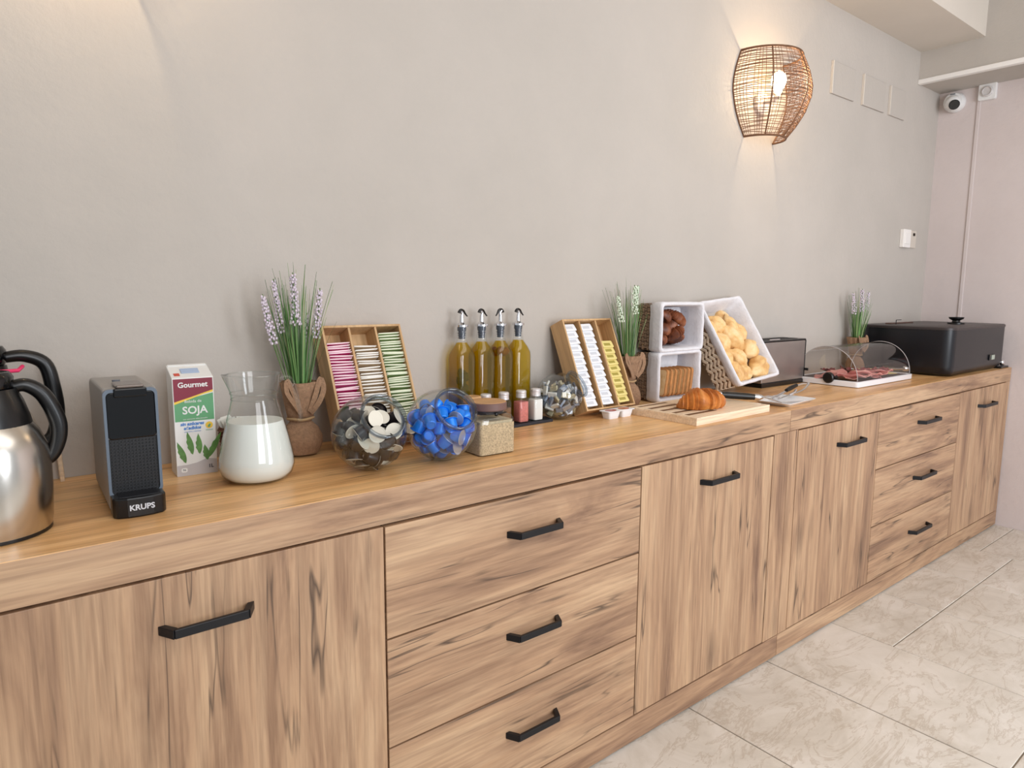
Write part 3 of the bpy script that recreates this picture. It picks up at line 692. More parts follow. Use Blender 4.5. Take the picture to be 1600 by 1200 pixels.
# ---------------------------------------------------------------- shakers on a slate, jars
SLATE = mat('black_slate', (34, 34, 42), .6, bump=.3, bscale=90)
tag(MB().prism([(1.125, -.162), (1.39, -.150), (1.405, -.098), (1.26, -.092), (1.125, -.096)], T, T+.0085).build('slate_board', SLATE, bevel=.0015), 'black slate strip under the salt and pepper shakers', 'slate board')
PINKS = mat('pink_salt', (205, 120, 112), .8, var=.2, vscale=250); WSALT = mat('white_salt', (236, 234, 230), .8)
PEP = mat('ground_pepper', (70, 54, 42), .9, var=.3, vscale=250); SPI = mat('brown_spice', (120, 84, 50), .9, var=.3, vscale=250)
for x, m_, lab, z in ((1.15, PEP, 'pepper shaker, leftmost of the four metal-capped shakers', .066), (1.215, SPI, 'brown spice shaker, second of the four metal-capped shakers', .05), (1.281, PINKS, 'square glass shaker of pink salt on the slate', .062), (1.338, WSALT, 'square glass shaker of white salt at the right end of the slate', .064)):
    t = thing('shaker', lab, 'shaker', (x, -.127, T+.0087), group='metal-capped shakers')
    MB().rings([[(p[0], p[1], z_) for p in rrect(-r, r, -r, r, r*.35, 3)] for r, z_ in ((.0175, 0), (.0185, .003), (.0185, .062), (.015, .071), (.0125, .075), (.0125, .08))], True, False).build('glass', GLASS, t, smooth=True, angle=50)
    MB().rings([[(p[0], p[1], z_) for p in rrect(-r, r, -r, r, r*.35, 3)] for r, z_ in ((.0165, .0025), (.0172, .005), (.0172, min(z, .061)), (.0165, z))]).build('contents', m_, t, smooth=True, angle=50)
    MB().lathe([(.0155, .074), (.0155, .08), (.0148, .081), (.0155, .083), (.0148, .085), (.0155, .087), (.0155, .093), (.013, 0.096), (0, .0965)], 28).build('cap', mat('aluminium_cap', (226, 226, 230), .38, .55), t, smooth=True, angle=30)
BURLAP = mat('burlap', (184, 164, 132), .95, var=.32, vscale=260, bump=.8, bscale=420)
LIDWOOD = wood('lid_wood', 'X', (212, 170, 120), (196, 150, 102), (170, 122, 80), .5, .2); LIDRIM = mat('dark_lid_rim', (112, 84, 78), .45)
t = thing('storage_jar', 'square glass jar wrapped in burlap with a round wooden lid', 'jar', (.996, -.343, T), (0, 0, math.radians(-2)))
def sqr(r, z, f=.16): return [(p[0], p[1], z) for p in rrect(-r, r, -r*.88, r*.88, r*f, 4)]
MB().rings([sqr(.048, 0), sqr(.0505, .004), sqr(.0505, .086), sqr(.047, .093), sqr(.040, .097, .6), sqr(.039, .105, .9)], True, False).build('glass', GLASS, t, smooth=True, angle=50)
b = MB(); rs = []
for z in [.003+.0745*i/14 for i in range(15)]:
    rs.append([(x*1.0, y, z_) for x, y, z_ in [(p[0]*(1+.006*noise.noise(Vector((p[0]*60, p[1]*60, z*50)))), p[1]*(1+.006*noise.noise(Vector((p[0]*50, z*60, 3)))), p[2]) for p in sqr(.0515, z)]])
b.rings(rs, False, False).build('burlap_wrap', BURLAP, t, smooth=True, angle=50)
MB().rings([sqr(.0485, .004), sqr(.0485, .083)], True, True).build('contents', mat('oat_contents', (196, 178, 146), .9, var=.15, vscale=150), t)
MB().lathe([(.036, .097), (.0385, .1), (.0385, .109), (.036, .11)], 40).build('seal_ring', mat('dark_rubber', (60, 56, 58), .6), t, smooth=True)
MB().lathe([(.0455, .107), (.047, .109), (.047, .124), (.0455, .126), (.041, .126)], 48, cap1=True).build('lid_rim', LIDRIM, t, smooth=True, angle=30)
MB().lathe([(.0455, .1262), (.0445, .1275), (0, .1275)], 48).build('lid_top', LIDWOOD, t, smooth=True, angle=30)
MB().blob((.006, .004, .005), 10, 6, c=(-.004, -.043, .1)).build('clasp_knot', BLKPL, t, smooth=True)
MB().tube([(-.03, -.036, .101), (-.004, -.0435, .1), (.03, -.036, .101)], .0016, 6).build('cord', BLKPL, t, smooth=True)
t = thing('storage_jar', 'small glass jar with a wooden lid, mostly hidden behind the blue capsule jar', 'jar', (1.09, -.145, T))
MB().lathe([(0, 0), (.022, 0), (.024, .004), (.024, .075), (.02, .085), (.02, .09)], 28, cap0=False, cap1=False).build('glass', GLASS, t, smooth=True)
MB().lathe([(0, .003), (.022, .003), (.022, .06), (0, .06)], 24).build('contents', SPI, t, smooth=True, angle=40)
MB().lathe([(.023, .086), (.025, .088), (.025, .104), (.023, .106), (0, .1055)], 28).build('lid', LIDWOOD, t, smooth=True, angle=40)

# ---------------------------------------------------------------- jam cups
t = thing('jam_cups', 'pair of joined white cups of red jam in front of the butter box', 'jam cups', (1.607, -.214, T), (0, 0, math.radians(2)))
JAM = mat('red_jam_lid', (176, 84, 78), .3, var=.35, vscale=60)
for sx in (-1, 1):
    cx = sx*.031
    o = MB().rings([[(p[0]+cx, p[1], z) for p in rrect(-r, r, -r*.72, r*.72, .006, 3)] for r, z in ((.021, 0), (.022, .002), (.0265, .022), (.0265, .0225))]).build('cup', TUBW, t, smooth=True, angle=40)
    MB().prism([(cx+.022*math.cos(a*PI/12), .0155*math.sin(a*PI/12)) for a in range(24)], .0250, .0254).build('jam_window', JAM, t)
MB().prism(rrect(-.063, .063, -.0225, .0225, .006, 3), .0225, .025).build('flange', TUBW, t, bevel=.0005)

# ---------------------------------------------------------------- plants
GRN = [mat('leaf_green', (78, 122, 64), .5, var=.35, vscale=12), mat('fresh_leaf_green', (112, 152, 86), .5, var=.25, vscale=12), mat('pale_leaf', (160, 168, 122), .5, var=.2, vscale=12)]
STEMM = mat('stem_green', (94, 122, 70), .6)
JUTE = mat('jute_cloth', (150, 118, 92), .95, var=.2, vscale=160, bump=.8, bscale=300); TWINE = mat('twine', (176, 146, 108), .9)
def plant(loc, label, H, spread, flower, tilt, seed, spikes, ball=.055, nb=110):
    rnd = random.Random(seed)
    t = thing('potted_lavender', label, 'potted plant', loc, group='lavender pots')
    MB().lathe([(.02, 0), (ball*.82, .006), (ball, .026), (ball*.98, .045), (ball*.8, .066), (ball*.5, .082), (.028, .088)], 32, fn=lambda r, z, a: r*(1+.03*math.sin(5*a+z*60))).build('wrapped_pot', JUTE, t, smooth=True)
    MB().tube([(.030*math.cos(a*PI/12), .030*math.sin(a*PI/12), .09+.001*math.sin(a)) for a in range(24)], .0035, 6, closed=True).build('twine', TWINE, t, smooth=True)
    prof = [(.028, .088), (.032, .105), (.036, .13), (.040, .155), (.044, .178)]
    MB().lathe(prof, 72, cap0=False, cap1=False, fn=lambda r, z, a: r*(1+((z-.088)/.09)*(.13*math.sin(5*a+seed)+.07*math.sin(9*a+1))), sq=(1, .9)).build('cloth_collar', JUTE, t, smooth=True, angle=80, solid=.0025)
    for s in (-1, 1):   # bow loops at the waist
        MB().tube(smoothpath([(s*.012, -.034, .105), (s*.03, -.042, .13), (s*.045, -.036, .16), (s*.04, -.03, .185), (s*.026, -.034, .15), (s*.01, -.034, .108)], 4), .0022, 6, flat=3.2).build('bow_loop', JUTE, t, smooth=True)
    B = [MB() for _ in GRN]
    for i in range(nb):
        a = rnd.uniform(0, 2*PI); rr = rnd.random()**.6; base = Vector((rr*.02*math.cos(a), rr*.018*math.sin(a), .11))
        h = H*rnd.uniform(.72, 1.0)*(1-.12*rr); k = spread*rr*rnd.uniform(.6, 1.15)
        dx = math.cos(a)*k+tilt; dy = math.sin(a)*k*.55; bend = rnd.uniform(-.02, .03)
        dy = min(dy, -loc[1]-.01-.012)
        q = []; n = 7
        for j in range(n+1):
            s = j/n; q.append(base+Vector((dx*s**1.35+bend*s*s*math.cos(a), dy*s**1.35, (h-.11)*s)))
        wd = rnd.uniform(.0011, .0023); side = Vector((math.cos(a+1.3), math.sin(a+1.3), 0)); mb = B[rnd.choice((0, 0, 1, 1, 2))]
        L = [(mb.b.verts.new(p-side*wd*(1-.9*(j/n)**2)), mb.b.verts.new(p+Vector((0, 0, 0))+side.cross(Vector((0, 0, 1)))*wd*.4), mb.b.verts.new(p+side*wd*(1-.9*(j/n)**2))) for j, p in enumerate(q)]
        for A_, B_ in zip(L, L[1:]): mb.face((A_[0], A_[1], B_[1], B_[0])); mb.face((A_[1], A_[2], B_[2], B_[1]))
    for i, mb in enumerate(B): tag(mb.build('grass_blades', GRN[i], t, smooth=True, angle=180), kind='stuff')
    for (sx, sy, z0, z1, th_) in spikes:
        st = MB().tube(smoothpath([(0, 0, .11), (sx*.35, sy*.4, z0*.6), (sx*.8, sy, z0), (sx*1.05, sy, z1)], 4), .0014, 5).build('flower_stem', STEMM, t, smooth=True)
        f = MB(); n = int((z1-z0)/.0078)
        for j in range(n):
            s = j/n; c = Vector((sx*(.8+.25*s), sy, z0+(z1-z0)*s)); m_ = 6; rad = th_*(1-.55*s)
            for q in range(m_):
                a = q*2*PI/m_+j*.6+rnd.uniform(-.2, .2); rj = rad*rnd.uniform(.55, 1.3); f.blob((.0031, .0031, .0037), 5, 3, c=c+Vector((rj*math.cos(a), rj*math.sin(a), rnd.uniform(-.0035, .0035))), amp=0)
        tag(f.build('florets', flower, st, smooth=True), kind='stuff')
    return t
LAV = mat('lavender_florets', (216, 204, 216), .7, var=.2, vscale=200); WHF = mat('pale_green_florets', (214, 226, 206), .7)
plant((.618, -.095, T), 'lavender in a jute-wrapped pot behind the milk jug, tallest of the plants', .475, .075, LAV, .0, 4,
      [(-.082, -.02, .275, .385, .0085), (-.05, .0, .30, .42, .007), (-.014, -.02, .315, .435, .010), (.052, -.01, .285, .40, .009), (.035, .03, .26, .34, .007)], .050)
plant((1.795, -.085, T), 'grassy plant with white flower spikes between the butter box and bread baskets', .46, .06, WHF, -.012, 9,
      [(-.088, -.03, .30, .385, .008), (-.015, -.035, .325, .42, .010), (.04, .0, .34, .42, .007)], .05)
plant((3.535, -.068, T), 'lavender with pale spikes at far right, between the clear dome tray and black warmer', .445, .07, LAV, .0, 15,
      [(-.09, -.01, .30, .40, .010), (-.02, -.02, .31, .42, .011), (.07, -.01, .32, .41, .010)], .044)

# ---------------------------------------------------------------- baskets
LINEN = mat('white_linen', (222, 220, 224), .9, var=.06, vscale=30, bump=.9, bscale=130)
WICK = mat('pale_wicker', (240, 220, 198), .7, var=.2, vscale=70); WICKB = mat('brown_wicker', (128, 104, 82), .75, var=.3, vscale=80)
WICKU = mat('wicker_backing', (150, 122, 98), .9)
def basket(label, loc, rot, w_, l_, d_, tp, wm, herr, seed, grp=None, fold=.03):
    # local: mouth in plane z=0 facing +z, x width, y length, depth -z; tp = taper per side at the base
    t = thing('bread_basket', label, 'basket', loc, rot, group=grp)
    hw, hl = w_/2, l_/2
    def loop(z, grow=0, r=.012, n=10):
        k = min(1, max(0, -z/d_)); a, b_ = hw-tp*k+grow, hl-tp*k+grow; pts = []
        base = rrect(-a, a, -b_, b_, r, 3)
        for i, p in enumerate(base):
            q = base[(i+1) % len(base)]; m_ = max(1, int(math.dist(p, q)/.015))
            for s in range(m_): pts.append((p[0]+(q[0]-p[0])*s/m_, p[1]+(q[1]-p[1])*s/m_, z))
        return pts
    def resample(z, grow, N=96, wob=0):
        pts = loop(z, grow); 
        L = [0]
        for i in range(len(pts)): L.append(L[-1]+math.dist(pts[i], pts[(i+1) % len(pts)]))
        out = []
        for k in range(N):
            s = L[-1]*k/N; i = max(j for j in range(len(pts)) if L[j] <= s+1e-9); q = pts[(i+1) % len(pts)]; p = pts[i]; f = (s-L[i])/max(1e-9, L[i+1]-L[i])
            v = Vector(p).lerp(Vector(q), f)
            if wob: v += Vector((noise.noise(Vector((v.x*25, v.y*25, seed+v.z*20))), noise.noise(Vector((v.x*25, v.y*25, seed+7+v.z*20))), noise.noise(Vector((v.x*30, v.y*30, seed+17+v.z*8)))))*wob
            out.append(v)
        return out
    MB().rings([resample(-.004, -.002), resample(-d_*.5, -.002), resample(-d_, -.002)], False, True).build('wicker_shell', WICKU, t, smooth=True, angle=50, solid=.003)
    b = MB(); z0 = -fold+.004
    for (sx, sy) in ((-1, 0), (1, 0), (0, -1), (0, 1), (0, 0)):
        if sx: length, hgt = l_-2*tp, d_
        elif sy: length, hgt = w_-2*tp, d_
        else: length, hgt = w_-2*tp, l_-2*tp
        cs = .0125 if not herr else .021; nx = max(1, int(length/cs)); nz = max(1, int((hgt-(.0 if not (sx or sy) else .02))/cs))
        for i in range(nx):
            for j in range(nz):
                u = (i+.5)/nx-.5; z = -d_+cs*(j+.5) if (sx or sy) else 0
                k = -z/d_
                ang = (PI/4 if (i % 2 == 0) else -PI/4) if herr else (0 if (i+j) % 2 else PI/2)
                sl, sw = (cs*.72, cs*.31) if herr else (cs*.62, cs*.36)
                if sx:
                    c = Vector((sx*(hw-tp*k+.0012), u*length*(1+ (tp*2/length)*(1-k)), z)); U, V, Nn = Vector((0, 1, 0)), Vector((sx*tp/d_, 0, 1)).normalized(), Vector((sx, 0, 0))
                elif sy:
                    c = Vector((u*length*(1+(tp*2/length)*(1-k)), sy*(hl-tp*k+.0012), z)); U, V, Nn = Vector((1, 0, 0)), Vector((0, sy*tp/d_, 1)).normalized(), Vector((0, sy, 0))
                else:
                    c = Vector((u*length, ((j+.5)/nz-.5)*hgt, -d_-.001)); U, V, Nn = Vector((1, 0, 0)), Vector((0, 1, 0)), Vector((0, 0, -1))
                if (sx or sy) and z > z0+.004: continue
                A_ = U*math.cos(ang)+V*math.sin(ang); Bv = -U*math.sin(ang)+V*math.cos(ang)
                P_ = []
                for e in (0, .0026):
                    for (p, q) in ((-1, -1), (1, -1), (1, 1), (-1, 1)):
                        P_.append(c+A_*p*sl*(.85 if e else 1)+Bv*q*sw*(.6 if e else 1)+Nn*e)
                b.hexa(P_)
    tag(b.build('wicker_weave', wm, t), kind='stuff')
    # linen lining: folded band outside, rolled rim, inner walls and floor
    rs = [resample(-fold, .0045, wob=.004), resample(-fold*.6, .0055, wob=.003), resample(-.004, .0055, wob=.002), resample(.003, .003, wob=.0015), resample(.004, -.002, wob=.0015), resample(.0, -.006, wob=.001), resample(-.02, -.0075, wob=.003), resample(-d_*.5, -.008, wob=.004), resample(-d_+.012, -.010, wob=.004)]
    MB().rings(rs, False, False).build('linen_liner', LINEN, t, smooth=True, angle=80, solid=.0025)
    MB().rings([resample(-d_+.006, -.006), resample(-d_+.012, -.006)]).build('liner_floor', LINEN, t)
    return t
# croissant built along an arc, with stepped rolls of dough
def croissant(name, L, R, m_, seed, curl=1.2, steps=7, asym=0):
    b = MB(); rs = []; N = 60; S = 20
    for i in range(N+1):
        t_ = -1+2*i/N; a = t_*curl; rad = L/2/curl if curl > .05 else 1
        c = Vector((rad*math.sin(a), rad*(1-math.cos(a)), 0)); tan = Vector((math.cos(a), math.sin(a), 0)); nn = Vector((-math.sin(a), math.cos(a), 0))
        tq = (t_+asym)/(1+asym) if t_ > -asym else (t_+asym)/(1-asym)
        s = abs(tq)*steps; fr_ = s-math.floor(s)
        r = R*max(.05, (1-abs(tq)**2.0))**.62*(1+.22*(.5-fr_)); ring = []
        for k in range(S):
            th = 2*PI*k/S; z = math.sin(th)*r*.88; z = max(z, -.55*r)
            p = c+nn*math.cos(th)*r+Vector((0, 0, z+.5*r)); p += Vector((0, 0, 1))*.0012*noise.noise(p*60+Vector((seed, 0, 0)))
            ring.append(p)
        rs.append(ring)
    return b.rings(rs).build(name, m_, None, smooth=True, angle=50)
def bake_mat(name, c1, c2, c3, sc_=18):
    t = NT(name); v = t.coords(); n = t.noise(v, sc_, 5, .6, .4); t.l(t.ramp(n, [(.3, lin(c1)), (.5, lin(c2)), (.7, lin(c3))]), t.b.inputs['Base Color'])
    t.b.inputs['Roughness'].default_value = .5; t.bump(t.noise(v, 90, 3), .5, .002); return t.m
CROI = bake_mat('croissant_crust', (146, 78, 30), (200, 122, 52), (228, 162, 92)); CROD = bake_mat('dark_croissant_crust', (70, 32, 16), (122, 66, 38), (160, 98, 62))
ROLL = bake_mat('roll_crust', (200, 146, 84), (232, 190, 128), (246, 216, 166), 22); TOAST = bake_mat('toast_crumb', (204, 160, 106), (222, 184, 132), (230, 198, 150), 40); CRUST = mat('toast_crust', (178, 122, 70), .7, var=.2, vscale=40)
F = (PI/2, 0, 0)  # mouth facing -y
WB, HB_ = .238, .168
bx0 = 2.047
basket('lower of two stacked lined wicker baskets, holding toast slices', (bx0, -.115, T+.092), F, WB, .172, .104, .004, WICKB, False, 3, 'stacked bread baskets', .05)
basket('upper of two stacked lined wicker baskets, holding dark croissants', (bx0+.002, -.118, T+.092+.180), F, WB, .168, .104, .004, WICKB, False, 8, 'stacked bread baskets', .05)
# toast slices standing in the lower basket
tp_ = None
for i in range(7):
    if tp_ is None:
        tp_ = thing('toast_slice', None, 'bread slice'); b = MB(); poly = rrect(-.042, .042, 0, .1, .012, 3)
        b.prism(poly, -.0062, .0062).build('crust', CRUST, tp_, bevel=.002)
        b = MB(); b.prism(rrect(-.038, .038, .004, .096, .010, 3), -.0068, .0068).build('crumb', TOAST, tp_); kk = kids(tp_); o = tp_
    else:
        o = tp_.copy(); C.objects.link(o)
        for k in kk: c = k.copy(); C.objects.link(c); c.parent = o
    o['label'] = '%s slice of bread standing in the lower stacked basket' % ['leftmost', 'second from left', 'third from left', 'middle', 'third from right', 'second from right', 'rightmost'][i]; o['group'] = 'bread slices in the lower basket'
    o.location = (bx0-.092+.0232*i, -.088+random.uniform(-.003, .003), T+.0215)
    o.rotation_euler = (Matrix.Rotation(math.radians(random.uniform(-2, 2)+8), 3, 'Y') @ Matrix(((0, 0, 1), (1, 0, 0), (0, 1, 0))) @ Matrix.Rotation(random.uniform(-.04, .04), 3, 'Y')).to_euler()
cr = None
for i, (x, y, z, rz, ry) in enumerate(((-.062, -.078, .050, .5, .1), (.005, -.085, .036, -.3, -.35), (-.075, -.07, .012, 1.2, .2), (-.045, -.066, .094, .8, .35), (.028, -.07, .092, -.2, .6), (.01, -.058, .066, .4, -.2), (.03, -.06, .014, 1.9, .2))):
    if cr is None: cr = croissant('croissant', .115, .024, CROD, 1, 1.0); o = cr
    else: o = cr.copy(); C.objects.link(o)
    tag(o, 'dark brown croissant %s in the upper stacked basket' % ['at centre left of the heap', 'at the lower right of the heap', 'at the bottom left', 'at the upper left', 'at the upper right', 'in the middle, behind the others', 'at the bottom right'][i], 'croissant', 'croissants in the upper basket')
    o.location = (bx0-.006+x*.9, y+.0, T+.200+z); o.rotation_euler = (.5, ry, rz)
# tilted third basket
th3 = math.radians(60); W3, L3, D3 = .288, .352, .118
y_b, z_b = -.224, T+.064
u3 = Vector((0, math.cos(th3), math.sin(th3))); n3 = Vector((0, -math.sin(th3), math.cos(th3)))
c3 = Vector((2.392, y_b, z_b))+u3*L3/2
R3 = (Matrix.Rotation(th3, 3, 'X') @ Matrix.Rotation(math.radians(5), 3, 'Z')).to_euler()
basket('tilted pale herringbone wicker basket of bread rolls leaning by the toaster', c3, R3, W3, L3, D3, .024, WICK, True, 12)
M3 = Euler(R3).to_matrix()
rolls = []
for i, (x, y, z, a, big) in enumerate(((-.095, .075, -.045, 80, 1.1), (-.04, .085, -.045, 125, 1.3), (.045, .07, -.04, 85, 1.2), (.088, .035, -.042, 70, 1.15), (-.075, .01, -.035, 110, 1.2), (.0, .015, -.028, 115, 1.5), (-.10, -.055, -.035, 85, 1.15), (.075, -.045, -.028, 20, 1.35),
                                      (-.085, -.12, -.03, 95, 1.2), (-.015, -.065, -.035, 130, 1.2), (-.03, -.13, -.035, 80, 1.1), (.070, -.125, -.024, 15, 1.6), (.02, -.05, -.075, 20, 1.2), (.06, .12, -.07, 60, 1.1), (-.04, -.03, -.07, 60, 1.3), (.0, .045, -.075, 20, 1.3))):
    k = i % 3
    if len(rolls) < 3:
        def fn(p):
            s = p.x/.045; f = max(.2, 1-abs(s)**2.4*.55); gap = .004*math.exp(-(p.y/.006)**2) if p.z > 0 else 0
            return Vector((p.x, p.y*f, p.z*f-gap))
        o = MB().blob(((.044, .029, .024), (.040, .031, .026), (.047, .027, .024))[k], 28, 18, amp=.14, fr=2.2, seed=i*3.3, fn=fn).build('bread_roll', ROLL, smooth=True, angle=180); rolls.append(o)
    else: o = rolls[k].copy(); C.objects.link(o)
    tag(o, 'pale bread roll %s in the tilted herringbone basket' % ['near the upper left rim', 'left of centre in the upper row', 'at the upper right', 'second from the top along the right side', 'second down the left rim', 'on top at the centre', 'halfway down the left rim', 'right of centre, lower half', 'in the lower left corner', 'just below the centre', 'lower edge, second from left', 'largest, in the lower right corner', 'deep under the lower right rolls', 'topmost at the back', 'buried under the left rolls', 'buried under the central roll'][i], 'bread roll', 'bread rolls in the tilted basket')
    o.location = c3+M3 @ Vector((x, y, z)); o.scale = (big,)*3
    o.rotation_euler = (M3 @ Matrix.Rotation(math.radians(a), 3, 'Z') @ Matrix.Rotation(random.uniform(-.3, .3), 3, 'X')).to_euler()

# ---------------------------------------------------------------- bread board, croissant
t = thing('bread_board', 'pale slatted wooden bread board with a croissant on it', 'bread board', (1.888, -.326, T), (0, 0, math.radians(1)))
bw, bd, bh = .205, .132, .024
b = MB(); b.bx(-bw, bw, -bd, bd, 0, bh-.008); b.build('board_base', BEECH, t, bevel=.001)
MB().bx(-bw, -bw+.022, -bd, bd, bh-.008, bh).build('end_strip', BEECH, t, bevel=.0008)
MB().bx(-.03, bw, -bd, bd, bh-.008, bh).build('solid_half', BEECH, t, bevel=.0008)
yy = [-bd, -.088, -.064, -.040, -.016, .008, .032, .056, .080, .104, .122, bd]
for i in range(0, len(yy), 2): MB().bx(-bw+.022, -.03, yy[i], yy[i+1], bh-.008, bh).build('slat', BEECH, t, bevel=.0005)
MB().bx(-bw+.022, -.03, -.11, .125, bh-.0085, bh-.0014).build('crumb_slot', mat('dark_slot', (120, 88, 60), .9), t)  # dark sheet just below the surface stands in for shade in the slots
o = croissant('croissant', .20, .044, CROI, 4, .9, 6, .35)
tag(o, 'golden croissant lying on the pale bread board', 'croissant'); o.location = (1.862, -.368, T+.0245+.002); o.rotation_euler = (0, 0, math.radians(-12))
# black handled tongs resting over the board edge
t = thing('serving_tongs', 'steel tongs with a thick black handle lying behind the bread board croissant', 'tongs', (2.09, -.338, T+.040), (0, math.radians(4), math.radians(-38)))
MB().tube([(-.095, 0, .002), (-.075, 0, 0), (-.062, 0, 0)], [.008, .0105, .0105], 14).build('end_cap', CHROME, t, smooth=True)
MB().tube([(-.062, 0, 0), (-.03, 0, 0), (.03, 0, 0), (.055, 0, 0)], [.0105, .0125, .012, .0105], 16).build('black_grip', BLKPL, t, smooth=True)
MB().tube([(.055, 0, 0), (.07, 0, 0), (.085, 0, .002)], [.011, .0115, .006], 12).build('ferrule', CHROME, t, smooth=True)
MB().tube([(.08, 0, .002), (.11, .01, .006), (.16, .04, .0)], [.004, .006, .007], 10, flat=.35).build('blade', CHROME, t, smooth=True)
MB().tube([(.08, 0, .002), (.105, -.014, .0), (.15, -.004, -.012)], [.004, .006, .006], 10, flat=.35).build('blade', CHROME, t, smooth=True)
# white dish with small tongs
WCER = mat('white_ceramic', (235, 236, 240), .2, coat=.4)
t = thing('ceramic_dish', 'small white square dish holding tongs at the sideboard joint', 'dish', (2.315, -.385, T), (0, 0, math.radians(4)))
def dl(a, b_, z): return [(p[0], p[1], z) for p in rrect(-a, a, -b_, b_, .012, 4)]
MB().rings([dl(.085, .052, 0), dl(.088, .054, .001), dl(.108, .068, .013), dl(.108, .068, .0145), dl(.104, .065, .0145), dl(.084, .05, .0045)], True, True).build('dish', WCER, t, smooth=True, angle=40)
t = thing('small_tongs', 'small steel and black tongs resting in the white dish', 'tongs', (2.41, -.350, T+.022), (0, math.radians(-5), math.radians(-4)))
MB().tube(smoothpath([(-.12, .0, 0), (-.05, .010, .003), (.05, .022, .012), (.10, .012, .02), (.118, 0, .016)], 5), .0055, 8, flat=.5).build('upper_arm', CHROME, t, smooth=True)
MB().tube(smoothpath([(-.11, -.02, -.001), (-.04, -.016, 0), (.05, -.016, .005), (.10, -.01, .018), (.118, 0, .022)], 5), .0045, 8, flat=.5).build('lower_arm', CHROME, t, smooth=True)
MB().tube([(0, .016, .009), (.03, .02, .012), (.07, .019, .018)], [.007, .009, .007], 10).build('black_grip', BLKPL, t, smooth=True)
MB().tube([(-.03, -.016, .001), (.0, -.018, .006), (.02, -.012, .012)], .004, 8).build('hinge_arm', CHROME, t, smooth=True)

# ---------------------------------------------------------------- toaster
t = thing('toaster', 'dark brushed steel toaster between the tilted basket and the dome tray', 'toaster', (2.752, -.122, T), (0, 0, math.radians(0)))
DST = mat('dark_brushed_steel', (168, 160, 156), .32, .8, var=.1, vscale=6)
MB().bx(-.165, .178, 0, .115, .018, .19).build('steel_body', DST, t, bevel=.004)
MB().bx(-.165, .180, -.003, .118, .0, .018).build('base', BLKPL, t, bevel=.002)
MB().bx(-.167, .181, .0, .116, .19, .197).build('top_frame', BLKPL, t, bevel=.002)
MB().bx(.176, .183, -.001, .116, .018, .192).build('end_cap', BLKPL, t, bevel=.002)
for y in (.035, .08): MB().bx(-.14, .15, y-.012, y+.012, .1965, .1985).build('bread_slot', mat('slot_black', (8, 8, 9), .6), t)
MB().bx(-.12, -.04, -.002, .003, .20, .203).build('warming_rack', CHROME, t)

# ---------------------------------------------------------------- cold cuts tray with dome
t = thing('serving_tray', 'white serving tray with cold cuts under a clear roll-top dome', 'serving tray', (3.195, -.222, T))
tl, td = .275, .148
MB().rings([[(p[0], p[1], z) for p in rrect(-a, a, -b_, b_, .016, 4)] for a, b_, z in ((tl-.01, td-.01, 0), (tl, td, .003), (tl, td, .024), (tl-.003, td-.003, .026), (tl-.010, td-.010, .026), (tl-.012, td-.012, .020))]).build('tray_base', WCER, t, smooth=True, angle=40)
MB().prism(rrect(-tl+.016, tl-.016, -td+.016, td-.016, .012), .0202, .0235).build('slate_insert', mat('dark_tray_insert', (78, 62, 62), .5), t)
b = MB(); Nn = 28; rd = .137
def cyl(x, r): return [(x, -math.cos(PI*i/Nn)*r, .028+math.sin(PI*i/Nn)*r*1.03) for i in range(Nn+1)]
b.rings([cyl(-tl+.012, rd), cyl(tl-.012, rd)], False, False, closed=False).build('dome', ACRYL, t, smooth=True, angle=80)
for s in (-1, 1):
    b = MB(); b.rings([cyl(s*(tl-.012), rd), cyl(s*(tl-.012)+.0005, rd)], True, True).build('dome_end', ACRYL, t)
    MB().tube(cyl(s*(tl-.012), rd), .0016, 6).build('dome_edge', mat('acrylic_edge', (176, 172, 172), .2), t, smooth=True)  # highlight along the acrylic edge put in as opaque pale grey
MB().lathe([(.022, 0), (.024, .004), (.024, .016), (.02, .02), (0, .02)], 28, c=(-tl+.008, -.02, .034), M=Matrix.Rotation(-PI/2, 3, 'Y')).build('pivot_knob', BLKPL, t, smooth=True)
MB().lathe([(.01, 0), (.01, .01), (0, .011)], 16, c=(tl-.014, 0, .046), M=Matrix.Rotation(-PI/2, 3, 'Y')).build('pivot_knob', BLKPL, t, smooth=True)
MB().bx(-tl+.004, -tl+.012, .08, .096, .055, .066).build('hinge_stop', BLKPL, t, bevel=.001)
def slice_m(name, m_, rx, ry, seed, wav=.006, th_=.0012):
    b = MB(); rs = []
    for k, f in enumerate((.05, .35, .65, .9, 1.0)):
        rs.append([(rx*f*math.cos(a*PI/14), ry*f*math.sin(a*PI/14), wav*f*(noise.noise(Vector((math.cos(a*PI/14)*1.6*f, math.sin(a*PI/14)*1.6*f, seed)))+.6)) for a in range(28)])
    return b.rings(rs, True, False).build(name, m_, smooth=True, angle=180, solid=th_)
HAM = bake_mat('cooked_ham', (205, 130, 128), (224, 156, 150), (236, 182, 172), 16); SAL = bake_mat('cured_salami', (88, 28, 34), (132, 48, 52), (176, 96, 92), 50); CHE = mat('pale_cheese', (232, 208, 140), .5)
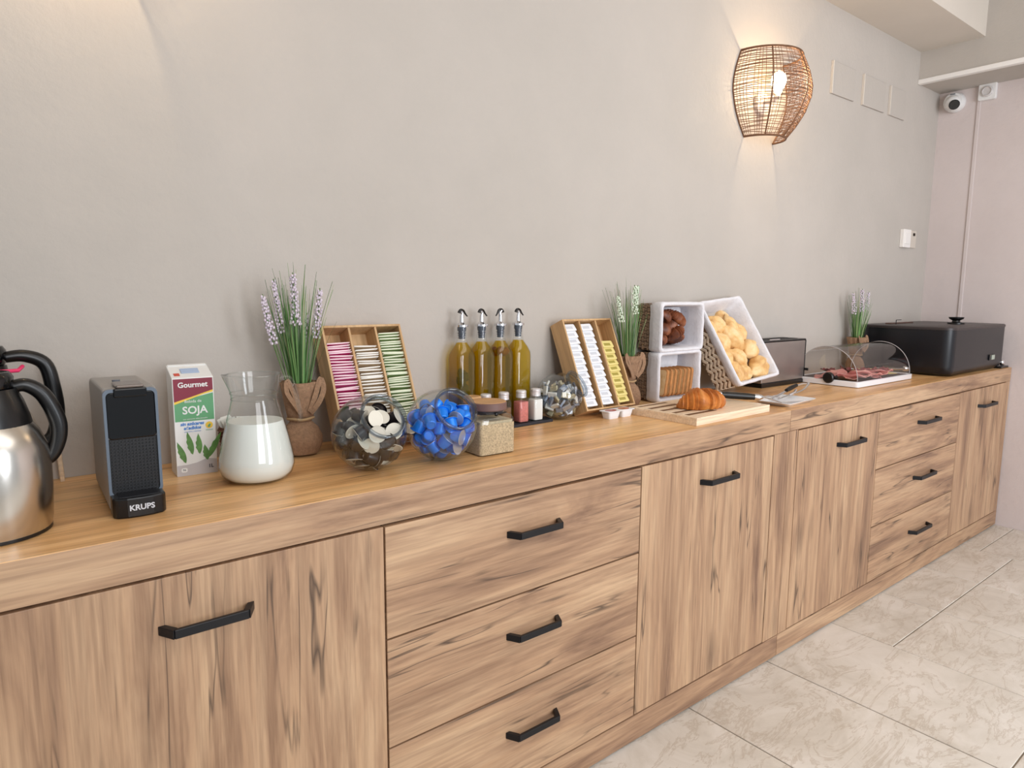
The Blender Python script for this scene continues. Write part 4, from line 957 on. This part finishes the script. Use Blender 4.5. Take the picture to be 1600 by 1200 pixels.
for m_, nm, cat, grp, lab, rx, spots in ((HAM, 'ham_slice', 'ham slice', 'cooked ham slices', 'pink cooked ham slice at the near left of the dome tray', .07, [(-.2, -.06), (-.17, -.085), (-.13, -.075), (-.09, -.09), (-.05, -.085), (-.01, -.095), (-.22, 0), (.03, -.09)]),
                                        (SAL, 'salami_slice', 'salami slice', 'dark cured salami slices', 'dark red cured meat slice in the middle of the dome tray', .034, [(-.15, 0), (-.12, .02), (-.09, -.01), (-.06, .015), (-.03, -.03), (0, 0), (.03, -.03), (.06, -.05), (.085, -.03), (.11, -.06), (.14, -.075), (.16, -.05), (.02, .03), (.06, .01), (.09, .0), (-.17, .04)]),
                                        (CHE, 'cheese_slice', 'cheese slice', 'pale cheese slices', 'pale yellow cheese slice at the right end of the dome tray', .05, [(.08, .05), (.12, .04), (.155, .02), (.19, .0), (.2, -.05)])):
    pr = None
    for i, (x, y) in enumerate(spots):
        if pr is None:
            pr = slice_m(nm, m_, rx, rx*.62, 3.3, .018) if nm != 'cheese_slice' else MB().bx(-.045, .045, -.04, .04, -.001, .001).build(nm, m_, bevel=.0006); o = pr
        else: o = pr.copy(); C.objects.link(o)
        tag(o, lab, cat, grp); zz = .0265+.0035*(i % 4)+(.012 if nm == 'salami_slice' and x < 0 else .001)
        o.location = (3.195+x, -.222+y, T+zz); o.rotation_euler = (random.uniform(-.15, .15)+(.25 if nm != 'cheese_slice' else .04), random.uniform(-.2, .2) if nm != 'cheese_slice' else .03, random.uniform(0, 6) if nm != 'cheese_slice' else random.uniform(-.4, .4))
t = thing('serving_tongs', 'silver tongs sticking out of the right end of the dome tray', 'tongs', (3.52, -.255, T+.034), (0, math.radians(0), math.radians(-22)))
MB().tube([(-.10, .0, .008), (-.03, .0, .002), (.05, 0, 0), (.075, 0, 0)], [.004, .008, .011, .010], 12, flat=.7).build('arm', STEEL, t, smooth=True)
MB().blob((.022, .016, .015), 16, 10, c=(.085, 0, 0), amp=0).build('end_knob', CHROME, t, smooth=True)

# ---------------------------------------------------------------- black warmer box
t = thing('food_warmer', 'large black box-shaped food warmer with a knob on its lid, at the far right end', 'food warmer', (4.045, -.245, T))
BW = mat('black_warmer_shell', (14, 15, 22), .36, spec=.5)
hx, hy = .385, .215
def wl(a, b_, z, r=.05): return [(p[0], p[1], z) for p in rrect(-a, a, -b_, b_, r, 6)]
MB().rings([wl(hx-.03, hy-.02, .004), wl(hx-.012, hy-.008, .014), wl(hx-.004, hy-.002, .03), wl(hx, hy, .05), wl(hx, hy, .225)]).build('body', BW, t, smooth=True, angle=30)
MB().rings([wl(hx+.004, hy+.002, .2255), wl(hx+.004, hy+.002, .236), wl(hx-.004, hy-.004, .24)]).build('lid', mat('dark_brown_lid', (52, 44, 44), .4), t, smooth=True, angle=30)
MB().lathe([(.04, .24), (.04, .247), (.02, .251), (.018, .258), (.034, .268), (.036, .276), (0, .278)], 24, c=(.10, -.06, 0)).build('knob', BLKPL, t, smooth=True, angle=40)
MB().bx(-.26, .02, .12, .15, .24, .246).build('lid_rail', mat('brown_rail', (92, 66, 56), .5), t, bevel=.002)
MB().tube([(-.25, .10, .24), (-.25, .10, .262), (-.19, .10, .262)], .002, 6).build('lid_latch', BLACK, t, smooth=True)
MB().bx(.13, .20, -hy-.006, -hy+.002, .055, .085).build('control_panel', BLKGLOSS, t, bevel=.002)
MB().bx(.155, .195, -hy-.010, -hy-.005, .058, .082).build('display', mat('display_grey', (170, 178, 165), .3), t, bevel=.002)
t = thing('serving_spoon', 'silver spoon end on a small black stand at the right end of the sideboard', 'spoon', (4.43, -.452, T))
MB().bx(-.07, .05, -.018, .02, 0, .010).build('black_stand', BLKPL, t, bevel=.003)
MB().blob((.022, .016, .019), 18, 12, c=(0, 0, .030), amp=0).build('silver_knob', CHROME, t, smooth=True)
